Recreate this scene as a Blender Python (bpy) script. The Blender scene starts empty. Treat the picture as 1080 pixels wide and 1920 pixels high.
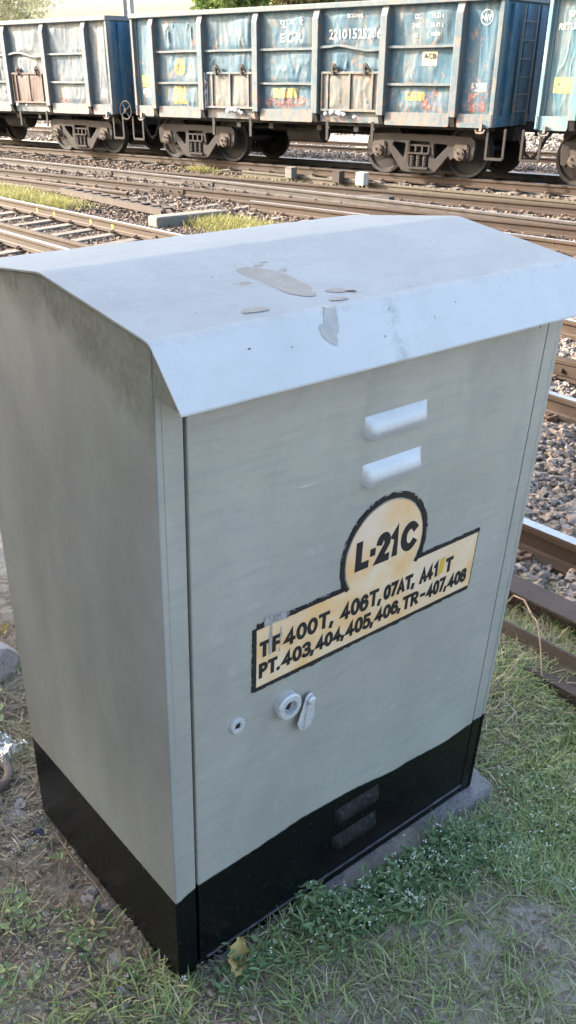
import bpy, bmesh, math, random
import numpy as np
from mathutils import Vector, Matrix, noise

random.seed(7)
rng = np.random.default_rng(7)
C = bpy.context.scene
COL = C.collection

# ------------------------------------------------------------------ camera
F, PX, PY = 1648.02, 504.11, 1097.14
CAM = np.array([-0.75869, -1.33111, 2.14448]); PITCH, ROLL, YAW = -0.532374, -0.006838, -0.682177
_f = np.array([-math.sin(YAW)*math.cos(PITCH), math.cos(YAW)*math.cos(PITCH), math.sin(PITCH)])
_r = np.array([math.cos(YAW), math.sin(YAW), 0.]); _u = np.cross(_r, _f)
_R = math.cos(ROLL)*_r + math.sin(ROLL)*_u; _U = math.cos(ROLL)*_u - math.sin(ROLL)*_r
cam = bpy.data.objects.new('camera', bpy.data.cameras.new('camera')); COL.objects.link(cam)
cam.matrix_world = Matrix(((_R[0], _U[0], -_f[0], CAM[0]), (_R[1], _U[1], -_f[1], CAM[1]), (_R[2], _U[2], -_f[2], CAM[2]), (0, 0, 0, 1)))
cd = cam.data; cd.sensor_fit = 'HORIZONTAL'; cd.sensor_width = 36; cd.lens = 36*F/1080
cd.shift_x = (540-PX)/1080; cd.shift_y = (PY-960)/1080; cd.clip_start = .05; cd.clip_end = 3000
C.camera = cam

# ------------------------------------------------------------------ light
SUN_AZ, SUN_EL = math.atan2(-.56, .828), math.radians(25)      # from +Y towards +X
w = bpy.data.worlds.new('World'); C.world = w; w.use_nodes = True
nt = w.node_tree; sky = nt.nodes.new('ShaderNodeTexSky'); sky.sky_type = 'NISHITA'; sky.sun_disc = False
sky.sun_elevation = SUN_EL; sky.sun_rotation = SUN_AZ; sky.air_density = 1.0; sky.dust_density = 5.5; sky.ozone_density = .8
nt.links.new(sky.outputs[0], nt.nodes['Background'].inputs[0]); nt.nodes['Background'].inputs[1].default_value = .15
sun = bpy.data.objects.new('sun', bpy.data.lights.new('sun', 'SUN')); COL.objects.link(sun)
sun.data.energy = 2.7; sun.data.angle = math.radians(.55); sun.data.color = (1, .93, .84)
sd = Vector((math.sin(SUN_AZ)*math.cos(SUN_EL), math.cos(SUN_AZ)*math.cos(SUN_EL), math.sin(SUN_EL)))
sun.rotation_euler = sd.to_track_quat('Z', 'Y').to_euler()
vs = C.view_settings; vs.view_transform = 'Standard'; vs.look = 'None'; vs.exposure = 2.6; vs.gamma = 1; vs.use_curve_mapping = False

# ------------------------------------------------------------------ helpers
def tag(o, label=None, cat=None, group=None, kind=None):
    if label: o['label'] = label
    if cat: o['category'] = cat
    if group: o['group'] = group
    if kind: o['kind'] = kind
    return o
def empty(name, loc=(0, 0, 0), rz=0, parent=None):
    o = bpy.data.objects.new(name, None); COL.objects.link(o); o.location = loc; o.rotation_euler = (0, 0, rz)
    o.empty_display_size = .1; o.parent = parent
    return o
def copy_tree(o, parent=None):
    c = o.copy(); COL.objects.link(c); c.parent = parent
    for ch in list(o.children): copy_tree(ch, c)
    return c

class MB:
    def __init__(s): s.v = []; s.f = []; s.m = []
    def add(s, vs, fs, mi=0):
        n = len(s.v); s.v += [tuple(p) for p in vs]; s.f += [tuple(i+n for i in f) for f in fs]; s.m += [mi]*len(fs); return s
    def box(s, x0, x1, y0, y1, z0, z1, mi=0, M=None):
        p = [(x, y, z) for z in (z0, z1) for y in (y0, y1) for x in (x0, x1)]
        if M is not None: p = [tuple(M @ Vector(q)) for q in p]
        return s.add(p, [(0, 2, 3, 1), (4, 5, 7, 6), (0, 1, 5, 4), (2, 6, 7, 3), (0, 4, 6, 2), (1, 3, 7, 5)], mi)
    def bar(s, a, b, wx, wz, mi=0):          # square bar from a to b
        a, b = Vector(a), Vector(b); q = (b-a).to_track_quat('Y', 'Z'); M = Matrix.Translation(a) @ q.to_matrix().to_4x4()
        return s.box(-wx/2, wx/2, 0, (b-a).length, -wz/2, wz/2, mi, M)
    def tube(s, pts, r, n=8, mi=0, cap=True):
        pts = [Vector(p) for p in pts]; rs = r if isinstance(r, (list, tuple)) else [r]*len(pts)
        vs = []; fs = []; up = Vector((0, 0, 1))
        t0 = (pts[1]-pts[0]).normalized()
        nrm = t0.cross(up if abs(t0.z) < .9 else Vector((1, 0, 0))).normalized()
        for i, p in enumerate(pts):
            t = (pts[min(i+1, len(pts)-1)]-pts[max(i-1, 0)]).normalized()
            nrm = (nrm - t*nrm.dot(t)).normalized(); bi = t.cross(nrm)
            for k in range(n):
                a = 2*math.pi*k/n; vs.append(p+(nrm*math.cos(a)+bi*math.sin(a))*rs[i])
        for i in range(len(pts)-1):
            for k in range(n): fs.append((i*n+k, i*n+(k+1) % n, (i+1)*n+(k+1) % n, (i+1)*n+k))
        if cap: fs += [tuple(range(n))[::-1], tuple((len(pts)-1)*n+k for k in range(n))]
        return s.add(vs, fs, mi)
    def lathe(s, prof, c, axis='Y', n=32, mi=0):   # prof [(r, h)] round an axis through c
        vs = []; fs = []
        for r, h in prof:
            for k in range(n):
                a = 2*math.pi*k/n; x, z = r*math.cos(a), r*math.sin(a)
                vs.append({'Y': (c[0]+x, c[1]+h, c[2]+z), 'Z': (c[0]+x, c[1]+z, c[2]+h), 'X': (c[0]+h, c[1]+x, c[2]+z)}[axis])
        for i in range(len(prof)-1):
            for k in range(n): fs.append((i*n+k, i*n+(k+1) % n, (i+1)*n+(k+1) % n, (i+1)*n+k))
        return s.add(vs, fs, mi)
    def prism(s, poly, d0, d1, plane='XZ', mi=0):   # polygon extruded along the third axis
        n = len(poly); f3 = {'XZ': lambda p, d: (p[0], d, p[1]), 'YZ': lambda p, d: (d, p[0], p[1]), 'XY': lambda p, d: (p[0], p[1], d)}[plane]
        vs = [f3(p, d0) for p in poly]+[f3(p, d1) for p in poly]
        fs = [tuple(range(n)), tuple(range(2*n-1, n-1, -1))]+[(i, i+n, (i+1) % n+n, (i+1) % n) for i in range(n)]
        return s.add(vs, fs, mi)
    def grid(s, fn, nu, nv, mi=0):
        vs = [fn(i/nu, j/nv) for j in range(nv+1) for i in range(nu+1)]
        return s.add(vs, [(j*(nu+1)+i, j*(nu+1)+i+1, (j+1)*(nu+1)+i+1, (j+1)*(nu+1)+i) for j in range(nv) for i in range(nu)], mi)
    def build(s, name, mats, parent=None, smooth=False, bevel=0, seg=2):
        me = bpy.data.meshes.new(name); me.from_pydata(s.v, [], s.f)
        mats = mats if isinstance(mats, (list, tuple)) else [mats]
        for m in mats: me.materials.append(m)
        me.polygons.foreach_set('material_index', s.m)
        bm = bmesh.new(); bm.from_mesh(me); bmesh.ops.recalc_face_normals(bm, faces=bm.faces)
        if bevel: bmesh.ops.remove_doubles(bm, verts=bm.verts, dist=1e-5)
        bm.to_mesh(me); bm.free()
        if smooth:
            me.polygons.foreach_set('use_smooth', [True]*len(me.polygons))
            me.set_sharp_from_angle(angle=math.radians(40))
        o = bpy.data.objects.new(name, me); COL.objects.link(o); o.parent = parent
        if bevel:
            b = o.modifiers.new('edge', 'BEVEL'); b.width = bevel; b.segments = seg; b.limit_method = 'ANGLE'; b.angle_limit = math.radians(35)
        return o

def np_mesh(name, V, Fs, mat, tint=None, smooth=False):
    """V n x 3, Fs list of (m x k) int arrays"""
    me = bpy.data.meshes.new(name); V = np.asarray(V, np.float32)
    me.vertices.add(len(V)); me.vertices.foreach_set('co', V.ravel())
    loops = np.concatenate([f.ravel() for f in Fs]); tot = np.concatenate([np.full(len(f), f.shape[1]) for f in Fs])
    st = np.concatenate([[0], np.cumsum(tot)[:-1]])
    me.loops.add(len(loops)); me.loops.foreach_set('vertex_index', loops.astype(np.int32))
    me.polygons.add(len(tot)); me.polygons.foreach_set('loop_start', st.astype(np.int32)); me.polygons.foreach_set('loop_total', tot.astype(np.int32))
    if tint is not None:
        at = me.attributes.new('tint', 'FLOAT', 'POINT'); at.data.foreach_set('value', np.asarray(tint, np.float32))
    me.update(calc_edges=True); me.validate()
    if smooth: me.polygons.foreach_set('use_smooth', [True]*len(me.polygons))
    else: me.shade_flat()
    me.materials.append(mat)
    o = bpy.data.objects.new(name, me); COL.objects.link(o)
    return o

_cap = None
def text_mesh(body, x0, x1, z0, z1, y, bold=0., fn=None):
    """flat lettering in the XZ plane, cap height z0..z1, ink spans x0..x1"""
    global _cap
    def raw(b):
        cu = bpy.data.curves.new('lettering', 'FONT'); cu.body = b; cu.size = 1; cu.offset = bold; cu.resolution_u = 3
        ob = bpy.data.objects.new('lettering', cu); COL.objects.link(ob)
        dg = bpy.context.evaluated_depsgraph_get(); dg.update(); me = bpy.data.meshes.new_from_object(ob.evaluated_get(dg))
        V = [tuple(v.co) for v in me.vertices]; Fc = [tuple(p.vertices) for p in me.polygons]
        bpy.data.objects.remove(ob); bpy.data.curves.remove(cu); bpy.data.meshes.remove(me)
        return V, Fc
    if _cap is None:
        V, _ = raw('H'); _cap = max(p[1] for p in V)-min(p[1] for p in V)
    V, Fc = raw(body)
    xs = [p[0] for p in V]; a, b = min(xs), max(xs); sz = (z1-z0)/_cap
    out = []
    for p in V:
        X = x0+(p[0]-a)/(b-a)*(x1-x0); Z = z0+p[1]*sz
        out.append((X, y if fn is None else fn(X, Z)+y, Z))
    return out, Fc

# ------------------------------------------------------------------ materials
class NT:
    def __init__(s, name):
        s.m = bpy.data.materials.new(name); s.m.use_nodes = True; s.t = s.m.node_tree; s.b = s.t.nodes['Principled BSDF']; s.n = s.t.nodes; s.out = s.t.nodes['Material Output']
        s.co = s.n.new('ShaderNodeTexCoord').outputs['Object']
    def put(s, sock, v):
        if isinstance(v, bpy.types.NodeSocket): s.t.links.new(v, sock)
        else: sock.default_value = v
    def noise(s, scale=5, detail=6, rough=.6, stretch=None, off=(0, 0, 0), dist=0, co=None, rot=(0, 0, 0)):
        mp = s.n.new('ShaderNodeMapping'); s.t.links.new(co or s.co, mp.inputs[0]); mp.inputs['Scale'].default_value = stretch or (1, 1, 1); mp.inputs['Location'].default_value = off; mp.inputs['Rotation'].default_value = rot
        t = s.n.new('ShaderNodeTexNoise'); s.t.links.new(mp.outputs[0], t.inputs[0]); t.inputs['Scale'].default_value = scale; t.inputs['Detail'].default_value = detail
        t.inputs['Roughness'].default_value = rough; t.inputs['Distortion'].default_value = dist
        return t.outputs[0]
    def voro(s, scale, feature='F1', out='Distance'):
        t = s.n.new('ShaderNodeTexVoronoi'); t.feature = feature; t.inputs['Scale'].default_value = scale; s.t.links.new(s.co, t.inputs[0]); return t.outputs[out]
    def ramp(s, v, *stops):
        r = s.n.new('ShaderNodeValToRGB'); s.put(r.inputs[0], v); e = r.color_ramp.elements
        while len(e) < len(stops): e.new(.5)
        for q, (p, c) in zip(e, stops):
            q.position = p; q.color = (c, c, c, 1) if isinstance(c, (int, float)) else (*c, 1)
        return r.outputs[0]
    def mix(s, f, a, b, mode='MIX'):
        x = s.n.new('ShaderNodeMix'); x.data_type = 'RGBA'; x.blend_type = mode; s.put(x.inputs[0], f)
        for k, q in ((6, a), (7, b)): s.put(x.inputs[k], (*q, 1) if isinstance(q, (tuple, list)) else q)
        return x.outputs[2]
    def math(s, op, a, b=0., c=None):
        x = s.n.new('ShaderNodeMath'); x.operation = op; s.put(x.inputs[0], a); s.put(x.inputs[1], b)
        if c is not None: s.put(x.inputs[2], c)
        return x.outputs[0]
    def mrange(s, v, a, b, c=0., d=1.):
        x = s.n.new('ShaderNodeMapRange'); s.put(x.inputs[0], v); x.inputs[1].default_value = a; x.inputs[2].default_value = b; x.inputs[3].default_value = c; x.inputs[4].default_value = d
        return x.outputs[0]
    def xyz(s, co=None):
        x = s.n.new('ShaderNodeSeparateXYZ'); s.t.links.new(co or s.co, x.inputs[0]); return x.outputs
    def attr(s, name):
        x = s.n.new('ShaderNodeAttribute'); x.attribute_name = name; return x.outputs['Fac']
    def rand(s): return s.n.new('ShaderNodeObjectInfo').outputs['Random']
    def bump(s, h, strength=.3, dist=.01):
        b = s.n.new('ShaderNodeBump'); b.inputs['Strength'].default_value = strength; b.inputs['Distance'].default_value = dist; s.put(b.inputs['Height'], h); s.t.links.new(b.outputs[0], s.b.inputs['Normal'])
    def fin(s, col=None, rough=.6, metal=0., spec=.5):
        if col is not None: s.put(s.b.inputs['Base Color'], (*col, 1) if isinstance(col, (tuple, list)) else col)
        s.put(s.b.inputs['Roughness'], rough); s.put(s.b.inputs['Metallic'], metal); s.put(s.b.inputs['Specular IOR Level'], spec)
        return s.m

def blotch(name, c1, c2, c3=None, scale=6, rough=.7, metal=0., bump=.3, bd=.01, stretch=None, fine=60, spec=.4, var=0.):
    t = NT(name); n1 = t.noise(scale, 8, .65, stretch); n2 = t.noise(fine, 4, .6, stretch, (3, 1, 7))
    c = t.mix(t.ramp(n1, (.35, 0), (.65, 1)), c1, c2)
    if c3: c = t.mix(t.ramp(n2, (.55, 0), (.72, 1)), c, c3)
    if var:
        k = t.mrange(t.rand(), 0, 1, 1-var, 1+var); c = t.mix(1., c, t.ramp(.5, (0, 1.), (1, 1.)), 'MULTIPLY'); h = t.n.new('ShaderNodeHueSaturation'); t.put(h.inputs['Value'], k); t.put(h.inputs['Color'], c); c = h.outputs[0]
    t.bump(t.math('ADD', t.math('MULTIPLY', n1, .6), t.math('MULTIPLY', n2, .4)), bump, bd)
    return t.fin(c, rough, metal, spec)

def cabinet_paint():
    t = NT('cabinet_paint'); x, y, z = t.xyz()
    n1 = t.noise(3.2, 6, .6, (1, 1, .55)); n2 = t.noise(26, 5, .6); grit = t.noise(420, 3, .6)
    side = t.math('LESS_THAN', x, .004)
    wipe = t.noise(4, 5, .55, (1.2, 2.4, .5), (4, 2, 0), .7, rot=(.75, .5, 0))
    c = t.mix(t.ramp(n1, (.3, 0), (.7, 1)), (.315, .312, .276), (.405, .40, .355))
    c = t.mix(t.math('MULTIPLY', t.ramp(wipe, (.52, 0), (.72, 1)), .75), c, t.mix(side, (.30, .30, .272), (.255, .268, .275)))  # wipe tone cooled on the left face against its warm light
    c = t.mix(t.math('MULTIPLY', t.ramp(n2, (.58, 0), (.75, 1)), .35), c, (.47, .49, .485))
    strk = t.noise(9, 6, .7, (.6, 1, 5.), (3, 1, 8), .3, rot=(0, .35, 0))
    c = t.mix(t.math('MULTIPLY', t.ramp(strk, (.47, 0), (.68, 1)), .5), c, (.27, .29, .28))
    scr = t.ramp(t.noise(22, 3, .6, (.35, 2, 5), (8, 3, 1), .2, rot=(0, .5, 0)), (.735, 0), (.75, 1))
    c = t.mix(t.math('MULTIPLY', scr, .75), c, (.52, .53, .52))
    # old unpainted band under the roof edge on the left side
    c = t.mix(t.math('MULTIPLY', side, .8), c, t.mix(t.ramp(n1, (.3, 0), (.7, 1)), (.185, .21, .23), (.32, .352, .372)))  # whole left face: shade put into the colour, darker and cooler
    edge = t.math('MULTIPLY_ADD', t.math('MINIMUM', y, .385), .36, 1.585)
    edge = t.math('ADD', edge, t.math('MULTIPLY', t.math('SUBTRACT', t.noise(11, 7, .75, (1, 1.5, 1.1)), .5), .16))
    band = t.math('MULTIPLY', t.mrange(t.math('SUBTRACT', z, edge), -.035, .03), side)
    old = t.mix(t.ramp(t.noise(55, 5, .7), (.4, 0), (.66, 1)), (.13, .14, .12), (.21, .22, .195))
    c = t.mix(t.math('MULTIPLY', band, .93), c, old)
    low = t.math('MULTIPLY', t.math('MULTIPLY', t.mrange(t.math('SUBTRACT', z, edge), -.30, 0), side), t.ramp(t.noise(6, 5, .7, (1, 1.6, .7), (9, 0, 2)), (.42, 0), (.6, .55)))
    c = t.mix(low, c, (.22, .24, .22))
    mud = t.math('MULTIPLY', t.mrange(z, .62, .36), t.ramp(t.noise(70, 5, .75, (1, 1, .6), (4, 4, 4)), (.56, 0), (.72, .55)))
    c = t.mix(mud, c, (.22, .20, .165))
    # silver flecks
    c = t.mix(t.math('MULTIPLY', t.ramp(t.noise(300, 2, .5), (.70, 0), (.76, 1)), .5), c, (.6, .6, .6))
    # black painted foot, its upper line wavy on the door
    lv = t.ramp(t.mrange(x, 0, 1.25), *[(px/1.25, (pz-.25)*4) for px, pz in ((.0, .326), (.03, .334), (.065, .346), (.07, .350), (.24, .354), (.42, .366), (.61, .355), (.79, .326), (.84, .328), (1.02, .312), (1.15, .323))])
    line = t.math('MULTIPLY_ADD', t.n.new('ShaderNodeRGBToBW').outputs[0], .25, .25); t.t.links.new(lv, t.n[-1].inputs[0] if False else [q for q in t.n if q.bl_idname == 'ShaderNodeRGBToBW'][-1].inputs[0])
    line = t.math('ADD', line, t.math('MULTIPLY', t.math('SUBTRACT', t.noise(40, 3, .6), .5), .008))
    blk = t.mrange(t.math('SUBTRACT', line, z), -.0015, .0035)
    scuff = t.ramp(t.noise(75, 6, .75, (1, 1, .7)), (.58, 0), (.78, 1))
    bc = t.mix(t.math('MULTIPLY', scuff, .5), (.004, .0045, .005), (.06, .06, .055))
    c = t.mix(blk, c, bc)
    r = t.mix(blk, t.mix(band, (.50,)*3, (.75,)*3), t.mix(scuff, (.24,)*3, (.55,)*3))
    mt = t.math('MULTIPLY', t.math('SUBTRACT', 1., blk), .25)
    t.bump(t.math('ADD', t.math('MULTIPLY', grit, .35), t.math('ADD', t.math('MULTIPLY', n2, .8), t.math('MULTIPLY', n1, 2.5))), .32, .0022)
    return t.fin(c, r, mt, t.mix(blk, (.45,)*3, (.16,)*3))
def roof_paint():
    t = NT('roof_paint'); x, y, z = t.xyz(); n1 = t.noise(2.4, 6, .6); n2 = t.noise(38, 6, .7); grit = t.noise(300, 3, .6); sc = t.noise(20, 4, .7, (.5, 2.5, 1), (2, 2, 2))
    c = t.mix(t.ramp(n1, (.3, 0), (.7, 1)), (.43, .445, .44), (.51, .525, .52))
    c = t.mix(t.math('MULTIPLY', t.ramp(n2, (.60, 0), (.74, 1)), .35), c, (.42, .41, .38))
    c = t.mix(t.math('MULTIPLY', t.ramp(sc, (.70, 0), (.76, 1)), .6), c, (.3, .29, .27))
    c = t.mix(t.ramp(t.noise(130, 2, .5), (.77, 0), (.8, .8)), c, (.1, .09, .08))
    dusty = t.math('MULTIPLY', t.mrange(t.math('ADD', y, t.math('MULTIPLY', t.math('SUBTRACT', n2, .5), .03)), -.012, .016), 1.)  # dust tint with shade painted in: top slope darkened against bright sky
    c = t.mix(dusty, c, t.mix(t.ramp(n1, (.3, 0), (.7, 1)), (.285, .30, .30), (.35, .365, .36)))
    td = t.noise(6, 5, .6, (1, 1.6, 1), (5, 5, 5), .6); tide = t.ramp(td, (.50, 0), (.52, .35), (.535, .08), (.60, .15), (.615, .4), (.63, 0))
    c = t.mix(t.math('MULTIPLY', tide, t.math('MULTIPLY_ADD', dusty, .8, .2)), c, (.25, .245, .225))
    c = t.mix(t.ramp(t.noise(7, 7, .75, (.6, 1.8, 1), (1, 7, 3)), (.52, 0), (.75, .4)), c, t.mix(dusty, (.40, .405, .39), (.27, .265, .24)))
    smear = t.math('MULTIPLY', t.math('MULTIPLY', t.mrange(t.math('ABSOLUTE', t.math('SUBTRACT', x, t.math('MULTIPLY_ADD', y, .35, .565))), .028, .004), t.math('LESS_THAN', y, -.002)), t.ramp(t.noise(28, 6, .8), (.42, 0), (.66, .6)))
    c = t.mix(smear, c, (.2, .2, .2))
    t.bump(t.math('ADD', t.math('MULTIPLY', grit, .25), t.math('ADD', t.math('MULTIPLY', n2, .6), t.math('MULTIPLY', n1, 4.))), .3, .002)
    return t.fin(c, t.mrange(n1, .3, .7, .55, .68), .05, .22)

def wagon_paint(name, blue, pale, amount, seed, rust=.5):
    t = NT(name); o = (seed*3.1, seed*1.7, seed)
    n1 = t.noise(1.3, 7, .65, (1.6, 1, .8), o, .6); st = t.noise(3.2, 6, .65, (2.4, 2.4, .35), o, .4); n3 = t.noise(9, 8, .75, None, o); n4 = t.noise(38, 5, .7, None, o)
    m = t.ramp(t.math('ADD', t.math('MULTIPLY', n1, .45), t.math('ADD', t.math('MULTIPLY', st, .4), t.math('MULTIPLY', n3, .15))), (.60-amount*.28, 0), (.68-amount*.22, 1))
    c = t.mix(m, blue, pale)
    c = t.mix(t.math('MULTIPLY', t.ramp(n3, (.55, 0), (.66, 1)), .25), c, (.13, .165, .175))
    c = t.mix(t.ramp(n4, (.64, 0), (.72, .35)), c, (.24, .25, .235))
    x, y, z = t.xyz()
    wear = t.math('ADD', t.noise(5, 8, .8, (1.3, 1, .9), (o[0]+5, o[1], 3)), t.mrange(z, 1., 2.2, .06*rust, 0.))
    c = t.mix(t.ramp(wear, (.60-.06*rust, 0), (.645-.06*rust, .85)), c, (.24, .14, .10))
    c = t.mix(t.ramp(t.noise(4, 6, .7, (1.2, 1, .6), (o[0]+9, 2, 3)), (.5, 0), (.78, .65)), c, (.19, .185, .16))
    c = t.mix(t.math('MULTIPLY', t.ramp(t.noise(7, 6, .7, (3, 1, .3), (o[0]+2, 7, 1)), (.52, 0), (.75, 1)), .45), c, (.17, .13, .11))
    t.bump(t.math('ADD', t.math('MULTIPLY', n3, .7), t.math('MULTIPLY', n4, .3)), .45, .012)
    return t.fin(c, .62, 0., .35)

def worn_patch(name, col, hole=.5, seed=0, scale=9):
    """sheet of old paint with holes worn through it"""
    t = NT(name); n = t.noise(scale, 7, .75, None, (seed, seed*2, 5))
    n2 = t.noise(25, 5, .7, None, (seed, 3, 5))
    c = t.mix(t.ramp(n2, (.4, 0), (.7, 1)), col, tuple(.55*q+.12 for q in col))
    t.put(t.b.inputs['Alpha'], t.ramp(n, (hole-.05, 1), (hole+.05, 0)))
    return t.fin(c, .6)

def rail_side(name, c1, c2, c3): return blotch(name, c1, c2, c3, scale=5, fine=50, rough=.75, bump=.35, bd=.004, stretch=(1, 1, 1))
M = {}
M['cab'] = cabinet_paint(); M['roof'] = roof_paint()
M['lip'] = blotch('scuffed_black_lip', (.09, .09, .10), (.03, .03, .035), scale=30, rough=.4)
M['footblack'] = blotch('scuffed_black_enamel', (.006, .006, .007), (.016, .016, .016), (.04, .04, .04), scale=14, fine=70, rough=.6, bump=.2, bd=.001, spec=.12)
M['louvre'] = blotch('glare_silver_paint', (.50, .51, .52), (.45, .46, .47), (.42, .42, .42), scale=14, fine=120, rough=.42, metal=.3, bump=.3, bd=.001)  # silver spray on the upper louvres, lightened to carry sky glare
M['stain'] = blotch('bare_primer', (.265, .245, .21), (.22, .205, .175), (.30, .28, .245), scale=25, rough=.6, bump=.2, bd=.001)
M['stainlip'] = blotch('bare_lip_primer', (.37, .36, .335), (.32, .31, .29), (.41, .40, .38), scale=25, rough=.6, bump=.2, bd=.001)
M['rustspot'] = blotch('rust_spot', (.16, .06, .03), (.08, .04, .03), scale=60)
def cream_mat():
    t = NT('sign_cream'); n = t.noise(7, 5, .6, (1, 1, 1.3), (2, 0, 1)); n2 = t.noise(40, 4, .6)
    x, y, z = t.xyz()
    c = t.mix(t.math('MULTIPLY', t.ramp(n, (.33, 0), (.56, 1)), 1.), (.66, .54, .38), (.66, .41, .18))
    c = t.mix(t.ramp(t.noise(3, 3, .5, None, (7, 0, 2)), (.5, 0), (.7, .6)), c, (.62, .58, .52))
    c = t.mix(t.ramp(n2, (.6, 0), (.75, .3)), c, (.5, .45, .38))
    return t.fin(c, .5)
M['cream'] = cream_mat()
M['black'] = blotch('black_enamel', (.012, .012, .012), (.02, .02, .02), scale=20, rough=.45, bump=.1, bd=.001)
def brush_mat():
    t = NT('brushed_black'); n = t.noise(60, 5, .75, (1, 1, 1)); t.put(t.b.inputs['Alpha'], t.ramp(n, (.50, 1), (.57, 0))); return t.fin((.014, .014, .014), .5)
M['brush'] = brush_mat()
def brush2_mat():
    t = NT('brushed_silver'); n = t.noise(90, 5, .75, (1, 1, .15)); t.put(t.b.inputs['Alpha'], t.ramp(n, (.5, 1), (.57, 0))); return t.fin((.38, .39, .39), .45, .3)
M['brushsilver'] = brush2_mat()
M['yellow'] = blotch('yellow_paint', (.55, .38, .03), (.5, .33, .05), scale=20, rough=.6)
M['silver'] = blotch('silver_paint', (.46, .475, .475), (.55, .56, .56), (.33, .33, .32), scale=30, fine=160, rough=.45, metal=.3, bump=.5, bd=.001)
M['dark'] = blotch('dark_void', (.01, .01, .01), (.02, .018, .015), scale=10, rough=.9)
M['plinth'] = blotch('rough_concrete', (.1428, .1394, .1360), (.2040, .1972, .1904), (.0680, .0680, .0666), scale=13, fine=90, rough=.9, bump=1., bd=.012)
M['concrete'] = blotch('sleeper_concrete', (.119, .104, .088), (.163, .145, .125), (.070, .060, .051), scale=5, fine=60, rough=.9, bump=.5, bd=.006, var=.18)
M['slab'] = blotch('pale_concrete', (.163, .154, .141), (.128, .119, .107), (.088, .079, .070), scale=5, fine=50, rough=.9, bump=.5, bd=.008)
M['rust'] = rail_side('rusty_rail', (.0277, .0172, .0119), (.0436, .0264, .0172), (.0185, .0125, .0106))
M['rusto'] = rail_side('orange_rust_rail', (.0337, .0198, .0125), (.0495, .0304, .0185), (.0218, .0152, .0112))
M['rustd'] = rail_side('dark_rust_rail', (.0409, .0304, .0264), (.0568, .0436, .0363), (.0244, .0191, .0172))
M['oily'] = rail_side('oily_rail', (.03, .026, .024), (.06, .048, .04), (.02, .018, .017))
M['dusty'] = rail_side('dusty_rail', (.0581, .0475, .0337), (.0812, .0667, .0495), (.0350, .0277, .0211))
M['shine'] = blotch('worn_steel', (.56, .56, .57), (.46, .46, .47), scale=30, rough=.48, metal=1., bump=.05, bd=.001)
M['dull'] = blotch('dull_rail_top', (.16, .11, .08), (.22, .16, .12), (.10, .065, .045), scale=8, rough=.55, metal=.3, bump=.2, bd=.002)
M['clip'] = blotch('clip_iron', (.045, .03, .025), (.09, .055, .04), scale=20, rough=.7)
M['bogie'] = blotch('bogie_iron', (.0207, .0161, .0140), (.0311, .0254, .0228), (.0125, .0094, .0083), scale=4, fine=30, rough=.8, bump=.5, bd=.01)
M['bogierust'] = blotch('axle_box_rust', (.0549, .0394, .0321), (.0778, .0591, .0477), (.0275, .0207, .0181), scale=9, fine=40, rough=.8, bump=.5, bd=.01)
M['wheel'] = blotch('wheel_iron', (.0192, .0171, .0171), (.0290, .0254, .0238), (.0135, .0120, .0104), scale=3, fine=20, rough=.75, metal=.1, bump=.2, bd=.006)
M['under'] = blotch('underframe_black', (.012, .011, .011), (.028, .023, .021), scale=4, rough=.85, bump=.4, bd=.01)
M['rag'] = blotch('rag_cloth', (.34, .34, .36), (.2, .2, .24), (.12, .12, .15), scale=22, rough=.9, bump=.6, bd=.01)
M['letter'] = worn_patch('white_lettering', (.52, .55, .55), .59, 3, 11)
M['letter2'] = worn_patch('cream_lettering', (.70, .66, .57), .62, 8, 10)
M['patchY'] = worn_patch('yellow_patch', (.42, .27, .05), .56, 1)
M['patchY2'] = worn_patch('faded_yellow_patch', (.40, .34, .09), .60, 4)
M['patchR'] = worn_patch('red_patch', (.22, .075, .06), .50, 6)
M['patchW'] = worn_patch('white_patch', (.42, .38, .35), .56, 9)
M['patchC'] = worn_patch('cream_plate', (.48, .41, .27), .62, 12)
M['bluemid'] = wagon_paint('blue_wagon_paint', (.030, .092, .135), (.092, .128, .138), .36, 1, .55)
M['bluetrim'] = wagon_paint('blue_wagon_trim', (.0690, .1095, .1334), (.1132, .1334, .1380), .6, 4, .75)
M['paleleft'] = wagon_paint('pale_wagon_paint', (.036, .075, .11), (.118, .130, .131), .55, 2, .35)
M['paletrim'] = wagon_paint('pale_wagon_trim', (.0727, .1049, .1297), (.1214, .1380, .1444), .7, 6, .5)
M['brightblue'] = wagon_paint('bright_blue_wagon_paint', (.056, .132, .164), (.120, .164, .168), .55, 3, .2)
M['brighttrim'] = wagon_paint('bright_blue_wagon_trim', (.097, .189, .220), (.167, .229, .233), .5, 7, .25)
M['endblue'] = wagon_paint('deep_blue_end_paint', (.025, .095, .165), (.06, .14, .19), .35, 5, .25)
M['doorgrey'] = wagon_paint('greyed_door_paint', (.08, .10, .10), (.125, .125, .115), .6, 8, .7)
M['doorbrown'] = blotch('brown_door_paint', (.079, .053, .046), (.110, .077, .066), (.150, .119, .101), scale=3, fine=12, rough=.7, stretch=(1.320, .880, .528))
M['bark'] = blotch('bark', (.13, .10, .075), (.2, .16, .12), scale=6, rough=.9, stretch=(2, 2, .5), bump=.8, bd=.03)
M['pole'] = blotch('grey_steel_pole', (.22, .22, .215), (.28, .28, .27), scale=3, rough=.6)
M['wire'] = blotch('wire_metal', (.25, .24, .23), (.3, .29, .28), scale=3, rough=.5)
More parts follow.
